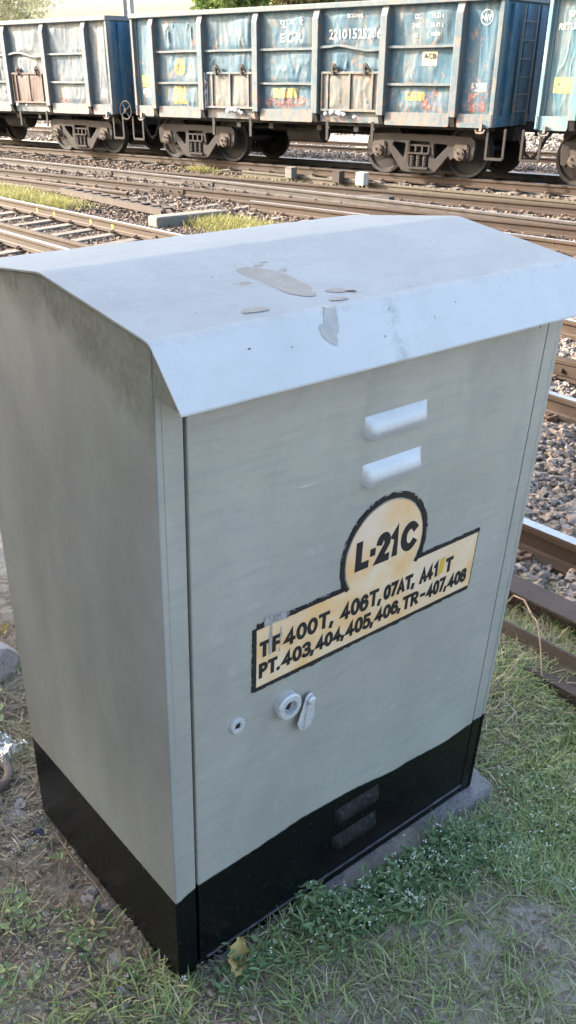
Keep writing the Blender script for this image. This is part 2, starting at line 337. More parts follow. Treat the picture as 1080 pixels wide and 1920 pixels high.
def leafy(name, c1, c2, c3=None, trans=.35, rough=.55):
    t = NT(name); a = t.attr('tint')
    c = t.ramp(a, (0, c1), (.6, c2), (1, c3 or c2))
    t.fin(c, rough, 0, .35)
    tr = t.n.new('ShaderNodeBsdfTranslucent'); t.put(tr.inputs[0], c); mx = t.n.new('ShaderNodeMixShader'); mx.inputs[0].default_value = trans
    t.t.links.new(t.b.outputs[0], mx.inputs[1]); t.t.links.new(tr.outputs[0], mx.inputs[2]); t.t.links.new(mx.outputs[0], t.out.inputs[0])
    return t.m
M['leafpale'] = leafy('overlit_foliage', (.38, .40, .25), (.62, .62, .46), (.8, .78, .66), .6)  # leaf colour whitened to paint in overexposed sunlight
M['leafgreen'] = leafy('green_foliage', (.07, .12, .03), (.16, .23, .06), (.3, .36, .12), .45)
M['leafred'] = leafy('reddish_foliage', (.07, .10, .03), (.16, .17, .07), (.45, .13, .12), .4)
M['leafdark'] = leafy('dark_foliage', (.03, .055, .02), (.06, .10, .03), (.10, .14, .05), .2)
M['grass'] = leafy('grass_blades', (.155, .225, .085), (.31, .385, .15), (.54, .49, .34), .35)
M['grassy'] = leafy('sunlit_grass', (.16, .165, .045), (.27, .26, .085), (.40, .355, .165), .4)
M['herb'] = leafy('weed_leaves', (.09, .155, .07), (.16, .24, .11), (.26, .33, .15), .25)
M['straw'] = leafy('dry_straw', (.15, .115, .08), (.30, .245, .175), (.48, .42, .33), .1, .8)
M['floret'] = leafy('white_florets', (.55, .56, .48), (.68, .69, .62), (.5, .45, .36), .2, .8)
M['stone'] = None
def stone_mat(k=(1, 1, 1)):
    t = NT('ballast_stone'); a = t.attr('tint'); n = t.noise(45, 5, .65)
    c = t.ramp(a, *[(p_, tuple(u_*v_ for u_, v_ in zip(q_, k))) for p_, q_ in ((0, (.12, .11, .102)), (.35, (.20, .18, .162)), (.6, (.255, .21, .175)), (.8, (.29, .215, .16)), (1, (.35, .315, .28)))])
    c = t.mix(t.ramp(n, (.4, 0), (.7, .5)), c, (.12, .095, .08))
    t.bump(n, .4, .01)
    return t.fin(c, .85, 0, .3)
M['stone'] = stone_mat()
M['stonedust'] = stone_mat((.48, .42, .37))
def soil_mat():
    t = NT('soil'); g = t.n.new('ShaderNodeNewGeometry').outputs['Position']
    n1 = t.noise(1.3, 8, .65, co=g); n2 = t.noise(14, 8, .7, co=g); n3 = t.noise(90, 5, .7, co=g)
    c = t.mix(t.ramp(n1, (.35, 0), (.65, 1)), (.245, .21, .165), (.33, .30, .25))
    px, py, pz = t.xyz(g)
    dust = t.math('MULTIPLY', t.mrange(px, .0, .5), t.ramp(t.noise(2.2, 4, .6, co=g), (.35, .45), (.6, 1)))
    c = t.mix(dust, c, (.36, .325, .27))
    c = t.mix(t.ramp(n2, (.42, 0), (.62, .9)), c, t.mix(dust, (.12, .10, .078), (.24, .215, .18)))
    c = t.mix(t.ramp(n3, (.55, 0), (.75, .7)), c, (.40, .365, .32))
    t.bump(t.math('ADD', t.math('MULTIPLY', n2, .7), t.math('MULTIPLY', n3, .3)), .8, .02)
    return t.fin(c, .95, 0, .2)
M['soil'] = soil_mat()
M['leafyellow'] = blotch('yellow_dead_leaf', (.40, .30, .10), (.34, .245, .09), (.24, .16, .06), scale=30, rough=.6, bump=.4, bd=.003)
M['leaforange'] = blotch('orange_dead_leaf', (.30, .13, .05), (.22, .10, .05), scale=30, rough=.6, bump=.4, bd=.003)
M['leafgray'] = blotch('grey_dead_leaf', (.19, .175, .165), (.25, .235, .22), scale=30, rough=.8, bump=.3, bd=.003)
M['rock'] = blotch('grey_rock', (.24, .22, .21), (.32, .30, .29), (.16, .14, .13), scale=9, fine=70, rough=.9, bump=.6, bd=.01)
M['hose'] = blotch('old_iron_clamp', (.10, .07, .06), (.16, .125, .105), scale=20, rough=.8, bump=.5, bd=.004)
M['scrap'] = blotch('dark_blue_cloth', (.03, .035, .06), (.05, .055, .08), scale=40, rough=.9)
M['twig'] = blotch('dry_twig', (.20, .14, .10), (.28, .20, .145), scale=20, rough=.8)
def bag_mat():
    t = NT('clear_plastic'); t.b.inputs['Transmission Weight'].default_value = .55; n = t.noise(30, 4, .6); t.bump(n, .2, .01); t.b.inputs['Alpha'].default_value = .55
    return t.fin((.42, .45, .47), .32)
M['bag'] = bag_mat()

# ------------------------------------------------------------------ track coordinates: a along the train, b away from the viewer
T = np.array([.19746367, -.9803102]); NV = np.array([.9803102, .19746367]); O = np.array([13.67229, 20.18092]); RT = .097
TYAW = math.atan2(T[1], T[0])
def W2(a, b): p = O+a*T+b*NV; return p[0], p[1]
def AB(x, y): dx, dy = x-O[0], y-O[1]; return dx*T[0]+dy*T[1], dx*NV[0]+dy*NV[1]
def sm(e0, e1, x): k = np.clip((x-e0)/(e1-e0), 0, 1); return k*k*(3-2*k)
SL = RT-.165            # sleeper top
def gh(x, y):
    """height of the ground"""
    x = np.asarray(x, float); y = np.asarray(y, float)
    a, b = AB(x, y)
    near = -.085*sm(.9, 1.25, x)*sm(.35, -.05, y) - .02*sm(.3, .9, x)*sm(.05, -.3, y)
    h = near*(1-sm(-15.7, -14.2, b)) + (-.115)*sm(-15.7, -14.2, b)
    h = h + .35*sm(8.4, 9.6, b)*(1-sm(11, 13, b))*sm(-30, -20, a)
    return h

CW_, CD_ = 1.2214, .7952
# ------------------------------------------------------------------ ground sheet
def axis(lo, hi, f0, f1, step):
    c = list(np.arange(f0, f1, step)); s = step; p = f1
    while p < hi: c.append(p); s *= 1.18; p += s
    c.append(hi); s = step; p = f0-step
    while p > lo: c.insert(0, p); s *= 1.18; p -= s
    c.insert(0, lo); return np.array(c)
gx, gy = axis(-900, 1500, -1.5, 4, .04), axis(-900, 1500, -1.5, 3, .04)
X, Y = np.meshgrid(gx, gy); Z = gh(X, Y)
nz = np.array([noise.fractal(Vector((x*4, y*4, 3)), 1., 2.1, 5) if -1.6 < x < 4.2 and -1.6 < y < 3.2 else 0. for x, y in zip(X.ravel(), Y.ravel())]).reshape(X.shape)
dc = np.hypot(np.maximum(np.maximum(-X, X-CW_), 0), np.maximum(np.maximum(-Y, Y-CD_), 0)); Z = Z+nz*(.003+.017*sm(.02, .16, dc))-.012*(1-sm(.0, .05, dc))
ny, nx = X.shape; I = np.arange(nx*ny).reshape(ny, nx)
g = np_mesh('ground', np.c_[X.ravel(), Y.ravel(), Z.ravel()], [np.c_[I[:-1, :-1].ravel(), I[:-1, 1:].ravel(), I[1:, 1:].ravel(), I[1:, :-1].ravel()]], M['soil'], smooth=True)
tag(g, 'brown earth and dirt under the cabinet and the tracks', 'ground', kind='structure')

# ------------------------------------------------------------------ rails
PROF = [(-.068, 0), (.068, 0), (.068, .011), (.018, .027), (.0085, .040), (.0085, .112), (.033, .124), (.0335, .150), (.031, .163), (-.031, .163), (-.0335, .150), (-.033, .124), (-.0085, .112), (-.0085, .040), (-.018, .027), (-.068, .011)]
def spline(pts, step=.5):
    pts = np.array(pts, float); d = np.r_[0, np.cumsum(np.hypot(*np.diff(pts, axis=0).T))]; n = max(2, int(d[-1]/step)); s = np.linspace(0, d[-1], n)
    deg = min(2, len(pts)-1); return np.c_[np.polyval(np.polyfit(d, pts[:, 0], deg), s), np.polyval(np.polyfit(d, pts[:, 1], deg), s)]
def rail_path(ab, step=.5): return np.array([W2(a, b) for a, b in spline(ab, step)])
RAILP = {}
def rail(ab, side, top, label, key, group='running rails of the yard tracks', top_z=RT, joints=()):
    P = rail_path(ab); RAILP[key] = np.array(ab)
    base = P[0]; mb = MB(); n = len(PROF); vs = []; fs = []; mi = []
    for i, p in enumerate(P):
        t = P[min(i+1, len(P)-1)]-P[max(i-1, 0)]; t /= np.hypot(*t); nn = np.array([-t[1], t[0]])
        for q, z in PROF: vs.append((p[0]+nn[0]*q-base[0], p[1]+nn[1]*q-base[1], z-.163))
    mb.v = vs
    for i in range(len(P)-1):
        for k in range(n):
            mb.f.append((i*n+k, i*n+(k+1) % n, (i+1)*n+(k+1) % n, (i+1)*n+k)); mb.m.append(1 if k == 8 else 0)
    mb.f += [tuple(range(n)), tuple(range((len(P)-1)*n, len(P)*n))]; mb.m += [0, 0]
    o = mb.build('rail', [side, top]); o.location = (base[0], base[1], top_z)
    tag(o, label, 'rail', group)
    for fa in joints:
        i = int(np.argmin([abs(AB(*p)[0]-fa) for p in P])); p = P[i]; t = P[min(i+1, len(P)-1)]-P[max(i-1, 0)]; t /= np.hypot(*t); ang = math.atan2(t[1], t[0])
        j = MB()
        for s in (-1, 1):
            j.box(-.5, .5, s*.012, s*.034, .03, .115)
            for k in range(4): j.lathe([(0, s*.058), (.017, s*.058), (.019, s*.034)], (-.375+.25*k, 0, .075), 'Y', 6)
        f = j.build('fishplate', side, o, bevel=.003); f.location = (p[0]-base[0], p[1]-base[1], -.163); f.rotation_euler = (0, 0, ang)
    return o
rail([(-30, 0), (0, 0), (24, 0)], M['rusto'], M['rusto'], 'orange rusted rail the near wheels of the wagons stand on', 'R1')
rail([(-30, 1.66), (0, 1.66), (24, 1.66)], M['oily'], M['shine'], 'shiny topped rail under the far wheels of the wagons', 'R1f')
rail([(-45, 5.6), (0, 5.6), (24, 5.7)], M['rusto'], M['shine'], 'bright topped rail beyond the wagons, seen between their bogies', 'R2')
rail([(-45, 7.3), (0, 7.3), (24, 7.4)], M['rusto'], M['shine'], 'farthest rail, at the foot of the heaped ballast behind the wagons', 'R2f')
rail([(1.2, -2.73), (8, -2.72), (24, -2.95)], M['rust'], M['rust'], 'rusty brown rail just behind the shiny switch rail, farther side', 'R5')
rail([(-24, -2.55), (-3.7, -2.9), (4.25, -3.22), (9.5, -3.9), (12.83, -4.5), (22, -6.0)], M['oily'], M['shine'], 'shiny topped oily black switch rail curving across the turnout', 'R4', joints=(.6, 4.0))
rail([(-24, -4.3), (-1.5, -4.5), (5.7, -4.72), (13, -4.97), (22, -5.1)], M['rust'], M['rust'], 'rusty brown rail in front of the shiny switch rail', 'R6', joints=(4.1,))
rail([(-24, -5.3), (0, -5.62), (4.5, -5.92)], M['rust'], M['dull'], 'pale topped rail ending short beside the left grass patch', 'R7a')
rail([(7.2, -5.45), (9.9, -5.68), (13.5, -6.1), (22, -7.6)], M['rusto'], M['shine'], 'bright edged rusty rail just beyond the cabinet roof at right', 'R7')
rail([(-16, -5.2), (3.25, -7.94), (8.2, -8.68), (15.1, -10.22), (24, -12.2)], M['rusto'], M['shine'], 'near rail with yellow paint marks, running down to the roof at left', 'R8', joints=(8.6,))
rail([(-16, -6.8), (6.08, -10.0), (8.27, -10.6), (16, -12.55), (24, -14.3)], M['rust'], M['shine'], 'shiny topped rail at lower left, also bare beside the gravel at right', 'R9')
rail([(5, -9.55), (8.35, -10.33), (15.6, -11.36), (24, -12.4)], M['rusto'], M['rusto'], 'orange rusted rail with a bolted joint plate, between the gravel at right', 'A', joints=(15.75,))
rail([(6, -12.6), (12, -13.45), (16.7, -14.44), (24, -15.9)], M['rust'], M['shine'], 'shiny topped rail nearest the cabinet, past its right edge', 'C')
# buried dusty rail in front of the train track
rail([(3.2, -1.12), (8, -1.3), (14, -2.05), (22, -2.3)], M['dusty'], M['dusty'], 'dust covered low rail half buried in front of the wagons', 'dust', top_z=RT-.05)
# two loose rails lying beside the track
def loose_rail(ab0, ab1, label, roll, z):
    p, q = np.array(W2(*ab0)), np.array(W2(*ab1)); L = np.hypot(*(q-p)); ang = math.atan2(*(q-p)[::-1])
    mb = MB(); n = len(PROF); mb.v = [(xx, yy, zz-.08) for xx in (0, L) for yy, zz in PROF]
    mb.f = [(k, (k+1) % n, n+(k+1) % n, n+k) for k in range(n)]+[tuple(range(n)), tuple(range(n, 2*n))]; mb.m = [0]*len(mb.f)
    o = mb.build('loose_rail', M['rustd']); o.location = (p[0], p[1], z); o.rotation_euler = (roll, 0, ang)
    tag(o, label, 'rail', 'old rails lying loose by the cabinet')
loose_rail((15.2, -14.62), (22, -16.02), 'loose old rail lying upside down between grass and near shiny rail', math.pi, -.0)
loose_rail((15.4, -15.02), (22, -16.38), 'loose old rail on its side in the grass closest to the cabinet', math.radians(97), .0)

# ------------------------------------------------------------------ sleepers with clips
def clip_mesh():
    mb = MB()
    pts = [(.075, -.05, .012), (.085, .0, .02), (.105, .045, .045), (.13, .05, .05), (.145, .01, .03), (.12, -.03, .02), (.09, -.025, .028), (.06, -.01, .030)]
    mb.tube([(x, y, z) for x, y, z in pts], .011, 6); mb.box(.07, .12, -.05, .05, 0, .02)
    o = mb.build('rail_clip', M['clip']); me = o.data; bpy.data.objects.remove(o); return me
CLIP = clip_mesh()
def sleeper_mesh(L):
    mb = MB(); mb.prism([(-.125, -.16), (.125, -.16), (.105, 0), (-.105, 0)], 0, L, 'XZ')
    o = mb.build('sleeper', M['concrete'], bevel=.012); return o
def at_rail(key, a):
    ab = RAILP[key]; sp = spline(ab); return float(np.interp(a, sp[:, 0], sp[:, 1]))
def in_frame(x, y, z, m=60):
    d = np.array([x, y, z])-CAM; k = d@_f
    if k < .2: return False
    u = PX+F*(d@_R)/k; v_ = PY-F*(d@_U)/k
    return -m < u < 1080+m and -m < v_ < 1920+m
def sleepers(a0, a1, step, b0, b1, keys, label, group):
    """b0, b1: functions of a giving the sleeper's ends"""
    proto = {}
    a = a0
    while a < a1:
        s, e = b0(a), b1(a); p = np.array(W2(a+random.uniform(-.02, .02), s)); q = np.array(W2(a, e))
        mid = [p+(q-p)*k for k in (0, .25, .5, .75, 1)]
        if any(in_frame(m_[0], m_[1], SL) for m_ in mid):
            L = round(float(np.hypot(*(q-p))), 1)
            if L not in proto: o = proto[L] = sleeper_mesh(L)
            else: o = proto[L].copy(); COL.objects.link(o)
            o.location = (p[0], p[1], SL-.002+random.uniform(-.006, .003)); o.rotation_euler = (0, 0, math.atan2(q[1]-p[1], q[0]-p[0])-math.pi/2)
            tag(o, label, 'sleeper', group)
            for k in keys:
                ab = RAILP[k]
                if not (ab[0, 0] <= a <= ab[-1, 0]): continue
                bb = at_rail(k, a); yl = (bb-s)*(1 if e > s else -1)
                if 0 < yl < L and in_frame(*W2(a, bb), RT, 10):
                    for s_ in (1, -1): c = bpy.data.objects.new('rail_clip', CLIP); COL.objects.link(c); c.parent = o; c.location = (0, yl, .008); c.rotation_euler = (0, 0, s_*math.pi/2)
        a += step
cst = lambda v: (lambda a: v)
sleepers(-26, 18, .65, cst(-.52), cst(2.2), ('R1', 'R1f'), 'grey concrete sleeper under the wagon track, end showing', 'sleepers under the wagons')
sleepers(-8, 16, .72, cst(5.05), cst(7.85), ('R2',), 'concrete sleeper of the track behind the wagons', 'sleepers of the track behind the wagons')
sleepers(-16, 20, .65, cst(-2.15), lambda a: -5.2-.075*max(0, a+2), ('R5', 'R4', 'R6', 'R7'), 'long concrete sleeper of the turnout in front of the wagons', 'turnout sleepers')
sleepers(-2, 15.9, .65, lambda a: at_rail('R8', a)+.5, lambda a: at_rail('R9', a)-.55, ('R8', 'R9', 'A'), 'worn concrete sleeper crossing under the near left rails', 'sleepers of the near track')
sleepers(13.6, 20, .78, lambda a: at_rail('R9', a)+.45, lambda a: at_rail('C', a)-.12, ('R9', 'C'), 'concrete sleeper sunk in grey gravel right of the cabinet', 'sleepers right of the cabinet')

# ------------------------------------------------------------------ ballast stones (nobody could count them)
IV = np.array([(x, y, z) for z in (-.7, .7) for y in (-.7, .7) for x in (-.7, .7)]+[(0, 0, 1.), (0, 0, -1.)], float)
IF = np.array([(0, 1, 5), (0, 5, 4), (1, 3, 7), (1, 7, 5), (3, 2, 6), (3, 6, 7), (2, 0, 4), (2, 4, 6), (4, 5, 8), (5, 7, 8), (7, 6, 8), (6, 4, 8), (1, 0, 9), (3, 1, 9), (2, 3, 9), (0, 2, 9)])
def stones(name, P, size, label, squash=.75, mat='stone'):
    n = len(P); k = len(IV)
    V = np.repeat(IV[None], n, 0)*(1+rng.normal(0, .20, (n, k, 1)))+rng.normal(0, .12, (n, k, 3))
    sc = size[:, None, None]*rng.uniform(.6, 1.35, (n, 1, 3))*rng.choice([.6, 1, 1, 1.25], (n, 1, 1)); V = V*sc
    ax = rng.normal(0, 1, (n, 3)); ax /= np.linalg.norm(ax, axis=1)[:, None]; an = rng.uniform(0, 6.28, n)
    K = np.zeros((n, 3, 3)); K[:, 0, 1] = -ax[:, 2]; K[:, 0, 2] = ax[:, 1]; K[:, 1, 0] = ax[:, 2]; K[:, 1, 2] = -ax[:, 0]; K[:, 2, 0] = -ax[:, 1]; K[:, 2, 1] = ax[:, 0]
    Rm = np.eye(3)+np.sin(an)[:, None, None]*K+(1-np.cos(an))[:, None, None]*(K@K)
    V = np.einsum('nij,nkj->nki', Rm, V); V[:, :, 2] *= squash; V += P[:, None, :]
    Fc = (IF[None]+np.arange(n)[:, None, None]*k).reshape(-1, 3)
    o = np_mesh(name, V.reshape(-1, 3), [Fc], M[mat], np.repeat(rng.uniform(0, 1, n), k))
    return tag(o, label, 'ballast', kind='stuff')
def area(n, a0, a1, fb0, fb1):
    a = rng.uniform(a0, a1, n); u = rng.uniform(0, 1, n); lo, hi = fb0(a), fb1(a); b = lo+u*(hi-lo); p = O+a[:, None]*T+b[:, None]*NV; return np.c_[p, gh(p[:, 0], p[:, 1])]
def vis(P, m=200):
    d = P-CAM; k = d@_f; u = PX+F*(d@_R)/k; v_ = PY-F*(d@_U)/k; return P[(k > .2) & (u > -m) & (u < 1080+m) & (v_ > -m) & (v_ < 1920+m)]
ip = lambda key: (lambda a: np.interp(a, spline(RAILP[key])[:, 0], spline(RAILP[key])[:, 1]))
P = vis(area(100000, 11, 19.5, lambda a: ip('C')(a)-.35, lambda a: ip('R8')(a)+1.2), 220)
P = P[rng.uniform(0, 1, len(P)) < .85]
P[:, 2] += rng.uniform(-.01, .055, len(P)); stones('ballast_stones', P, rng.uniform(.012, .026, len(P)), 'loose grey and tan ballast stones around the rails right of the cabinet')
P = vis(area(90000, -4, 11, lambda a: ip('R9')(a)-2.5, lambda a: ip('R8')(a)+1.8))
P[:, 2] += rng.uniform(-.03, .022, len(P)); stones('ballast_stones', P, rng.uniform(.013, .027, len(P)), 'dark ballast stones between the near left rails', mat='stonedust')
P = vis(area(60000, -12, 18, lambda a: -7.2+0*a, lambda a: -.4+0*a))
P[:, 2] += rng.uniform(-.01, .05, len(P)); stones('ballast_stones', P, rng.uniform(.016, .036, len(P)), 'brown dusty ballast stones between the turnout rails', mat='stonedust')
P = vis(area(60000, -40, 16, lambda a: 4.+0*a, lambda a: 10.5+0*a))
P[:, 2] += rng.uniform(-.01, .08, len(P)); stones('ballast_stones', P, rng.uniform(.022, .05, len(P)), 'pale heaped ballast beyond the wagons, seen under them')

# ================================================================== the cabinet
CW, CD = 1.2214, .7952; XL, XR = .068, 1.1541; ZD = .041
cabt = empty('relay_cabinet'); cabt.rotation_euler = (.03765, .00971, 0)
tag(cabt, 'grey painted steel relay cabinet with black foot and painted L-21C sign', 'cabinet')
LP, LZ, F1Y, F1Z, RY, RZ = .0922, 1.653, -.0025, 1.7511, .3845, 1.7952
BY, BZ = CD-F1Y, 1.7405
body = MB()
gable = [(0, 0), (CD, 0), (CD, BZ-.004), (RY, RZ-.006), (.004, F1Z-.006), (0, F1Z-.008)]
body.prism(gable, 0, .016, 'YZ'); body.prism(gable, CW-.016, CW, 'YZ')
body.box(.016, CW-.016, CD-.016, CD, 0, 1.70)
body.box(.016, XL-.0065, 0, .02, 0, 1.70); body.box(XR+.0075, CW-.016, 0, .02, 0, 1.70)
body.box(XL-.003, XR+.005, 0.0, .02, 0, ZD-.006); body.box(XL-.003, XR+.005, .002, .02, 1.655, 1.70)
body.box(XL-.003, XR+.005, .03, .034, ZD-.006, 1.66)
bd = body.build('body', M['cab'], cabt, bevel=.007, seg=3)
# roof sheet
def arc_prof(p, r=.012):
    out = [p[0]]
    for i in range(1, len(p)-1):
        a, b, c = Vector(p[i-1]), Vector(p[i]), Vector(p[i+1])
        for k in range(5):
            t = k/4; q0 = b+(a-b).normalized()*r; q1 = b+(c-b).normalized()*r
            out.append(tuple((1-t)**2*q0+2*t*(1-t)*b+t*t*q1))
    return out+[p[-1]]
prof = arc_prof([(-LP, LZ), (F1Y, F1Z), (RY, RZ), (BY, BZ), (CD+LP, LZ)], .014)
rf = MB(); nX = 60
def roofpt(i, j, dz=0):
    x = -.004+(CW+.009)*i/nX; y, z = prof[j]
    edge = min(j, len(prof)-1-j)
    wob = .0035*noise.noise(Vector((x*3, y*4, 1)))+.0022*noise.noise(Vector((x*9, y*3, 4)))
    wob *= .3 if edge == 0 else 1
    return (x, y, z+wob+dz)
nP = len(prof)
vs = [roofpt(i, j) for j in range(nP) for i in range(nX+1)]+[roofpt(i, j, -.004) for j in range(nP) for i in range(nX+1)]
B = nP*(nX+1); fs = []
for j in range(nP-1):
    for i in range(nX):
        q = (j*(nX+1)+i, j*(nX+1)+i+1, (j+1)*(nX+1)+i+1, (j+1)*(nX+1)+i); fs += [q, tuple(B+k for k in q[::-1])]
for i in range(nX): fs += [(i, B+i, B+i+1, i+1), ((nP-1)*(nX+1)+i, (nP-1)*(nX+1)+i+1, B+(nP-1)*(nX+1)+i+1, B+(nP-1)*(nX+1)+i)]
for j in range(nP-1):
    for e in (0, nX):
        p, q = j*(nX+1)+e, (j+1)*(nX+1)+e; fs.append((p, q, B+q, B+p))
rf.add(vs, fs)
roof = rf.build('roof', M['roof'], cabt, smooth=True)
for x0, x1 in ((.0005, .013), (CW-.013, CW-.0005)):
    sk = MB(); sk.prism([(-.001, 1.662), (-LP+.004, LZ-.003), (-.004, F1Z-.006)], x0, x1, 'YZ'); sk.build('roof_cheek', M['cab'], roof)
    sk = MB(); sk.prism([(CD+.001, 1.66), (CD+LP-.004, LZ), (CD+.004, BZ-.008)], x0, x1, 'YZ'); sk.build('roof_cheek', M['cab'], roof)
# bare patches where the roof paint flaked off
SL1 = (RZ-F1Z)/(RY-F1Y); SL0 = (F1Z-LZ)/(F1Y+LP)
def roofz(x, y): return (F1Z+SL1*(y-F1Y) if y > F1Y else F1Z+SL0*(y-F1Y)) + .0035*noise.noise(Vector((x*3, y*4, 1)))+.0022*noise.noise(Vector((x*9, y*3, 4)))
def blob(mb, poly, mi=0, n=64, jit=.003):
    poly = np.array(poly); c = poly.mean(0); k = len(poly)
    ang = np.linspace(0, k, n, endpoint=False); i0 = ang.astype(int) % k; fr = (ang-ang.astype(int))[:, None]
    p0, p1, p2, p3 = poly[(i0-1) % k], poly[i0], poly[(i0+1) % k], poly[(i0+2) % k]
    P = .5*(2*p1+(p2-p0)*fr+(2*p0-5*p1+4*p2-p3)*fr**2+(3*p1-p0-3*p2+p3)*fr**3)+rng.normal(0, jit, (n, 2))*.5
    rings = [c+(P-c)*s for s in (1, .66, .33)]
    vs = [(q[0], q[1], roofz(q[0], q[1])+.0016) for r in rings for q in r]+[(c[0], c[1], roofz(*c)+.0016)]
    fs = [(r*n+i, r*n+(i+1) % n, (r+1)*n+(i+1) % n, (r+1)*n+i) for r in range(2) for i in range(n)]+[(2*n+i, 2*n+(i+1) % n, 3*n) for i in range(n)]
    mb.add(vs, fs, mi)
def oval(cx, cy, rx, ry, rot=0, n=9):
    a = np.linspace(0, 6.283, n, endpoint=False); k = 1+rng.normal(0, .14, n); x, y = rx*np.cos(a)*k, ry*np.sin(a)*k
    return np.c_[cx+x*math.cos(rot)-y*math.sin(rot), cy+x*math.sin(rot)+y*math.cos(rot)]
def flaked(poly, rust=False, jit=.003):
    m = MB(); blob(m, poly, 0, 64 if not rust else 24, jit); m.build('flaked_patch', M['rustspot'] if rust else M['stainlip'] if np.mean([q[1] for q in poly]) < 0 else M['stain'], roof)
for po_ in ([(.371, .245), (.409, .248), (.446, .205), (.452, .14), (.437, .074), (.412, .060), (.380, .095), (.374, .165), (.362, .211)], oval(.261, .047, .030, .011, -.05), oval(.488, .066, .022, .013, -.4), oval(.455, .028, .020, .008, -.2),
        [(.384, -.012), (.400, .012), (.420, .002), (.412, -.02), (.385, -.052), (.368, -.048), (.358, -.03)], oval(.329, .172, .022, .008, 0), oval(.43, .25, .012, .005, 0), oval(.455, .262, .008, .003, 0), oval(.463, .205, .012, .006, .6), oval(.236, .043, .007, .004, 0)): flaked(po_)
flaked(oval(.512, .050, .012, .006, -.3), True, .002)
st = MB()
for _ in range(60):
    cx, cy = rng.uniform(.05, 1.15), rng.uniform(-.06, .36); blob(st, oval(cx, cy, rng.uniform(.0008, .004), rng.uniform(.0006, .0016), rng.normal(0, .4)), 0 if rng.uniform() < .7 else 1, 10, .0003)
tag(st.build('paint_speck', [M['stain'], M['rustspot']], roof), kind='stuff')

# door
door = MB(); door.box(XL, XR, -.003, .018, ZD, 1.652)
dr = door.build('door', M['cab'], cabt, bevel=.0035, seg=3)
lip = MB(); lip.box(XL+.02, XR-.002, -.0095, -.0025, ZD+.001, ZD+.007); lip.build('bottom_lip', M['lip'], dr, bevel=.002)
slot = MB(); slot.prism([(1.118, 1.652), (1.1245, 1.652), (1.119, 1.60)], -.0042, -.002, 'XZ'); slot.build('slit', M['dark'], dr)
def louvre(x0, x1, z0, z1, mat):
    L = MB(); y0 = -.0032
    def hood(u, v):
        ex = min(1, min(u, 1-u)/.10); ex = math.sin(ex*math.pi/2)
        rv = 1-v; d = .019*ex*(math.sin(min(1, rv/.75)*math.pi/2))*(1-.25*max(0, rv-.75)/.25)
        return (x0+(x1-x0)*(u*(1+.0)), y0-d, z0+(z1-z0)*v+(.006*(1-ex)*(1-v)))
    L.grid(hood, 28, 14)
    n = 29; base = len(L.v); L.add([(p[0], y0+.001, p[2]+.009) for p in L.v[:n]], []); L.f += [(i, base+i, base+i+1, i+1) for i in range(n-1)]; L.m += [1]*(n-1)
    L.build('louvre', [mat, M['dark']], dr, smooth=True)
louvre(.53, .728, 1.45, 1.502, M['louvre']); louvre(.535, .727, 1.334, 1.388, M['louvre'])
louvre(.545, .726, .258, .308, M['footblack']); louvre(.545, .726, .147, .198, M['footblack'])
# painted sign
def sign_poly(grow=0.):
    cx, cz, r = .638, 1.140, .131; p = [(.243, .9035), (1.001, .9035), (1.008, 1.072)]
    a0 = math.asin((1.068-cz)/r); n = 40
    for k in range(n+1): a = a0+(math.pi-2*a0)*k/n; p.append((cx+r*math.cos(a), cz+r*math.sin(a)))
    return p+[(.241, 1.066)]
def flat(mb, poly, y, mi=0):
    mb.add([(x, y, z) for x, z in poly], [tuple(range(len(poly)))], mi)
sg = MB()
cx, cz, r = .638, 1.140, .131
flat(sg, [(.243, .9035), (1.001, .9035), (1.008, 1.070), (.241, 1.066)], -.0040)
flat(sg, [(cx+r*math.cos(a), cz+r*math.sin(a)) for a in np.linspace(0, 2*math.pi, 64, endpoint=False)], -.0043)
sign = sg.build('sign_panel', M['cream'], dr)
def strokes(mb, pts, wd, y, closed=False, n_over=3):
    """rough brushed line along pts made of overlapping ribbons"""
    P = [Vector(p) for p in pts]
    for k in range(n_over):
        off = rng.normal(0, wd*.18); ww = wd*rng.uniform(.6, 1.); vs = []
        for i, p in enumerate(P):
            t = (P[min(i+1, len(P)-1)]-P[max(i-1, 0)]).normalized(); nn = Vector((-t.y, t.x)); h = ww*.5*(1+rng.normal(0, .15))
            for s in (-1, 1): q = p+nn*(off+s*h); vs.append((q.x, y-.0001*k, q.y))
        mb.add(vs, [(2*i, 2*i+1, 2*i+3, 2*i+2) for i in range(len(P)-1)])
def seg(p, q, n=14): return [(p[0]+(q[0]-p[0])*i/n, p[1]+(q[1]-p[1])*i/n) for i in range(n+1)]
a0 = math.asin((1.068-cz)/r)
arcp = [(cx+(r+.010)*math.cos(a), cz+(r+.010)*math.sin(a)) for a in np.linspace(math.pi-a0-.02, a0+.02, 44)]
for nm, mat, wk, yy in (('sign_border', M['black'], .0092, -.0048), ('brush_smear', M['brush'], .019, -.0036)):
    sb = MB()
    strokes(sb, seg((.236, 1.072), (.236, .895)), wk*.9, yy); strokes(sb, seg((.236, .899), (1.0, .899), 50), wk*.85, yy)
    strokes(sb, seg((.31, 1.073), (.515, 1.073), 20), wk, yy); strokes(sb, arcp, wk*.85, yy); strokes(sb, seg((.763, 1.077), (1.012, 1.077), 20), wk, yy)
    strokes(sb, seg((1.008, 1.075), (1.003, .905)), wk*.35, yy, n_over=1); strokes(sb, seg((.24, 1.071), (.262, 1.071), 4), wk, yy)
    sb.build(nm, mat, sign)
yd = MB(); flat(yd, [(.858, .985), (.877, .99), (.880, 1.038), (.862, 1.035)], -.0049); yd.build('yellow_dab', M['yellow'], sign)
sb = MB()
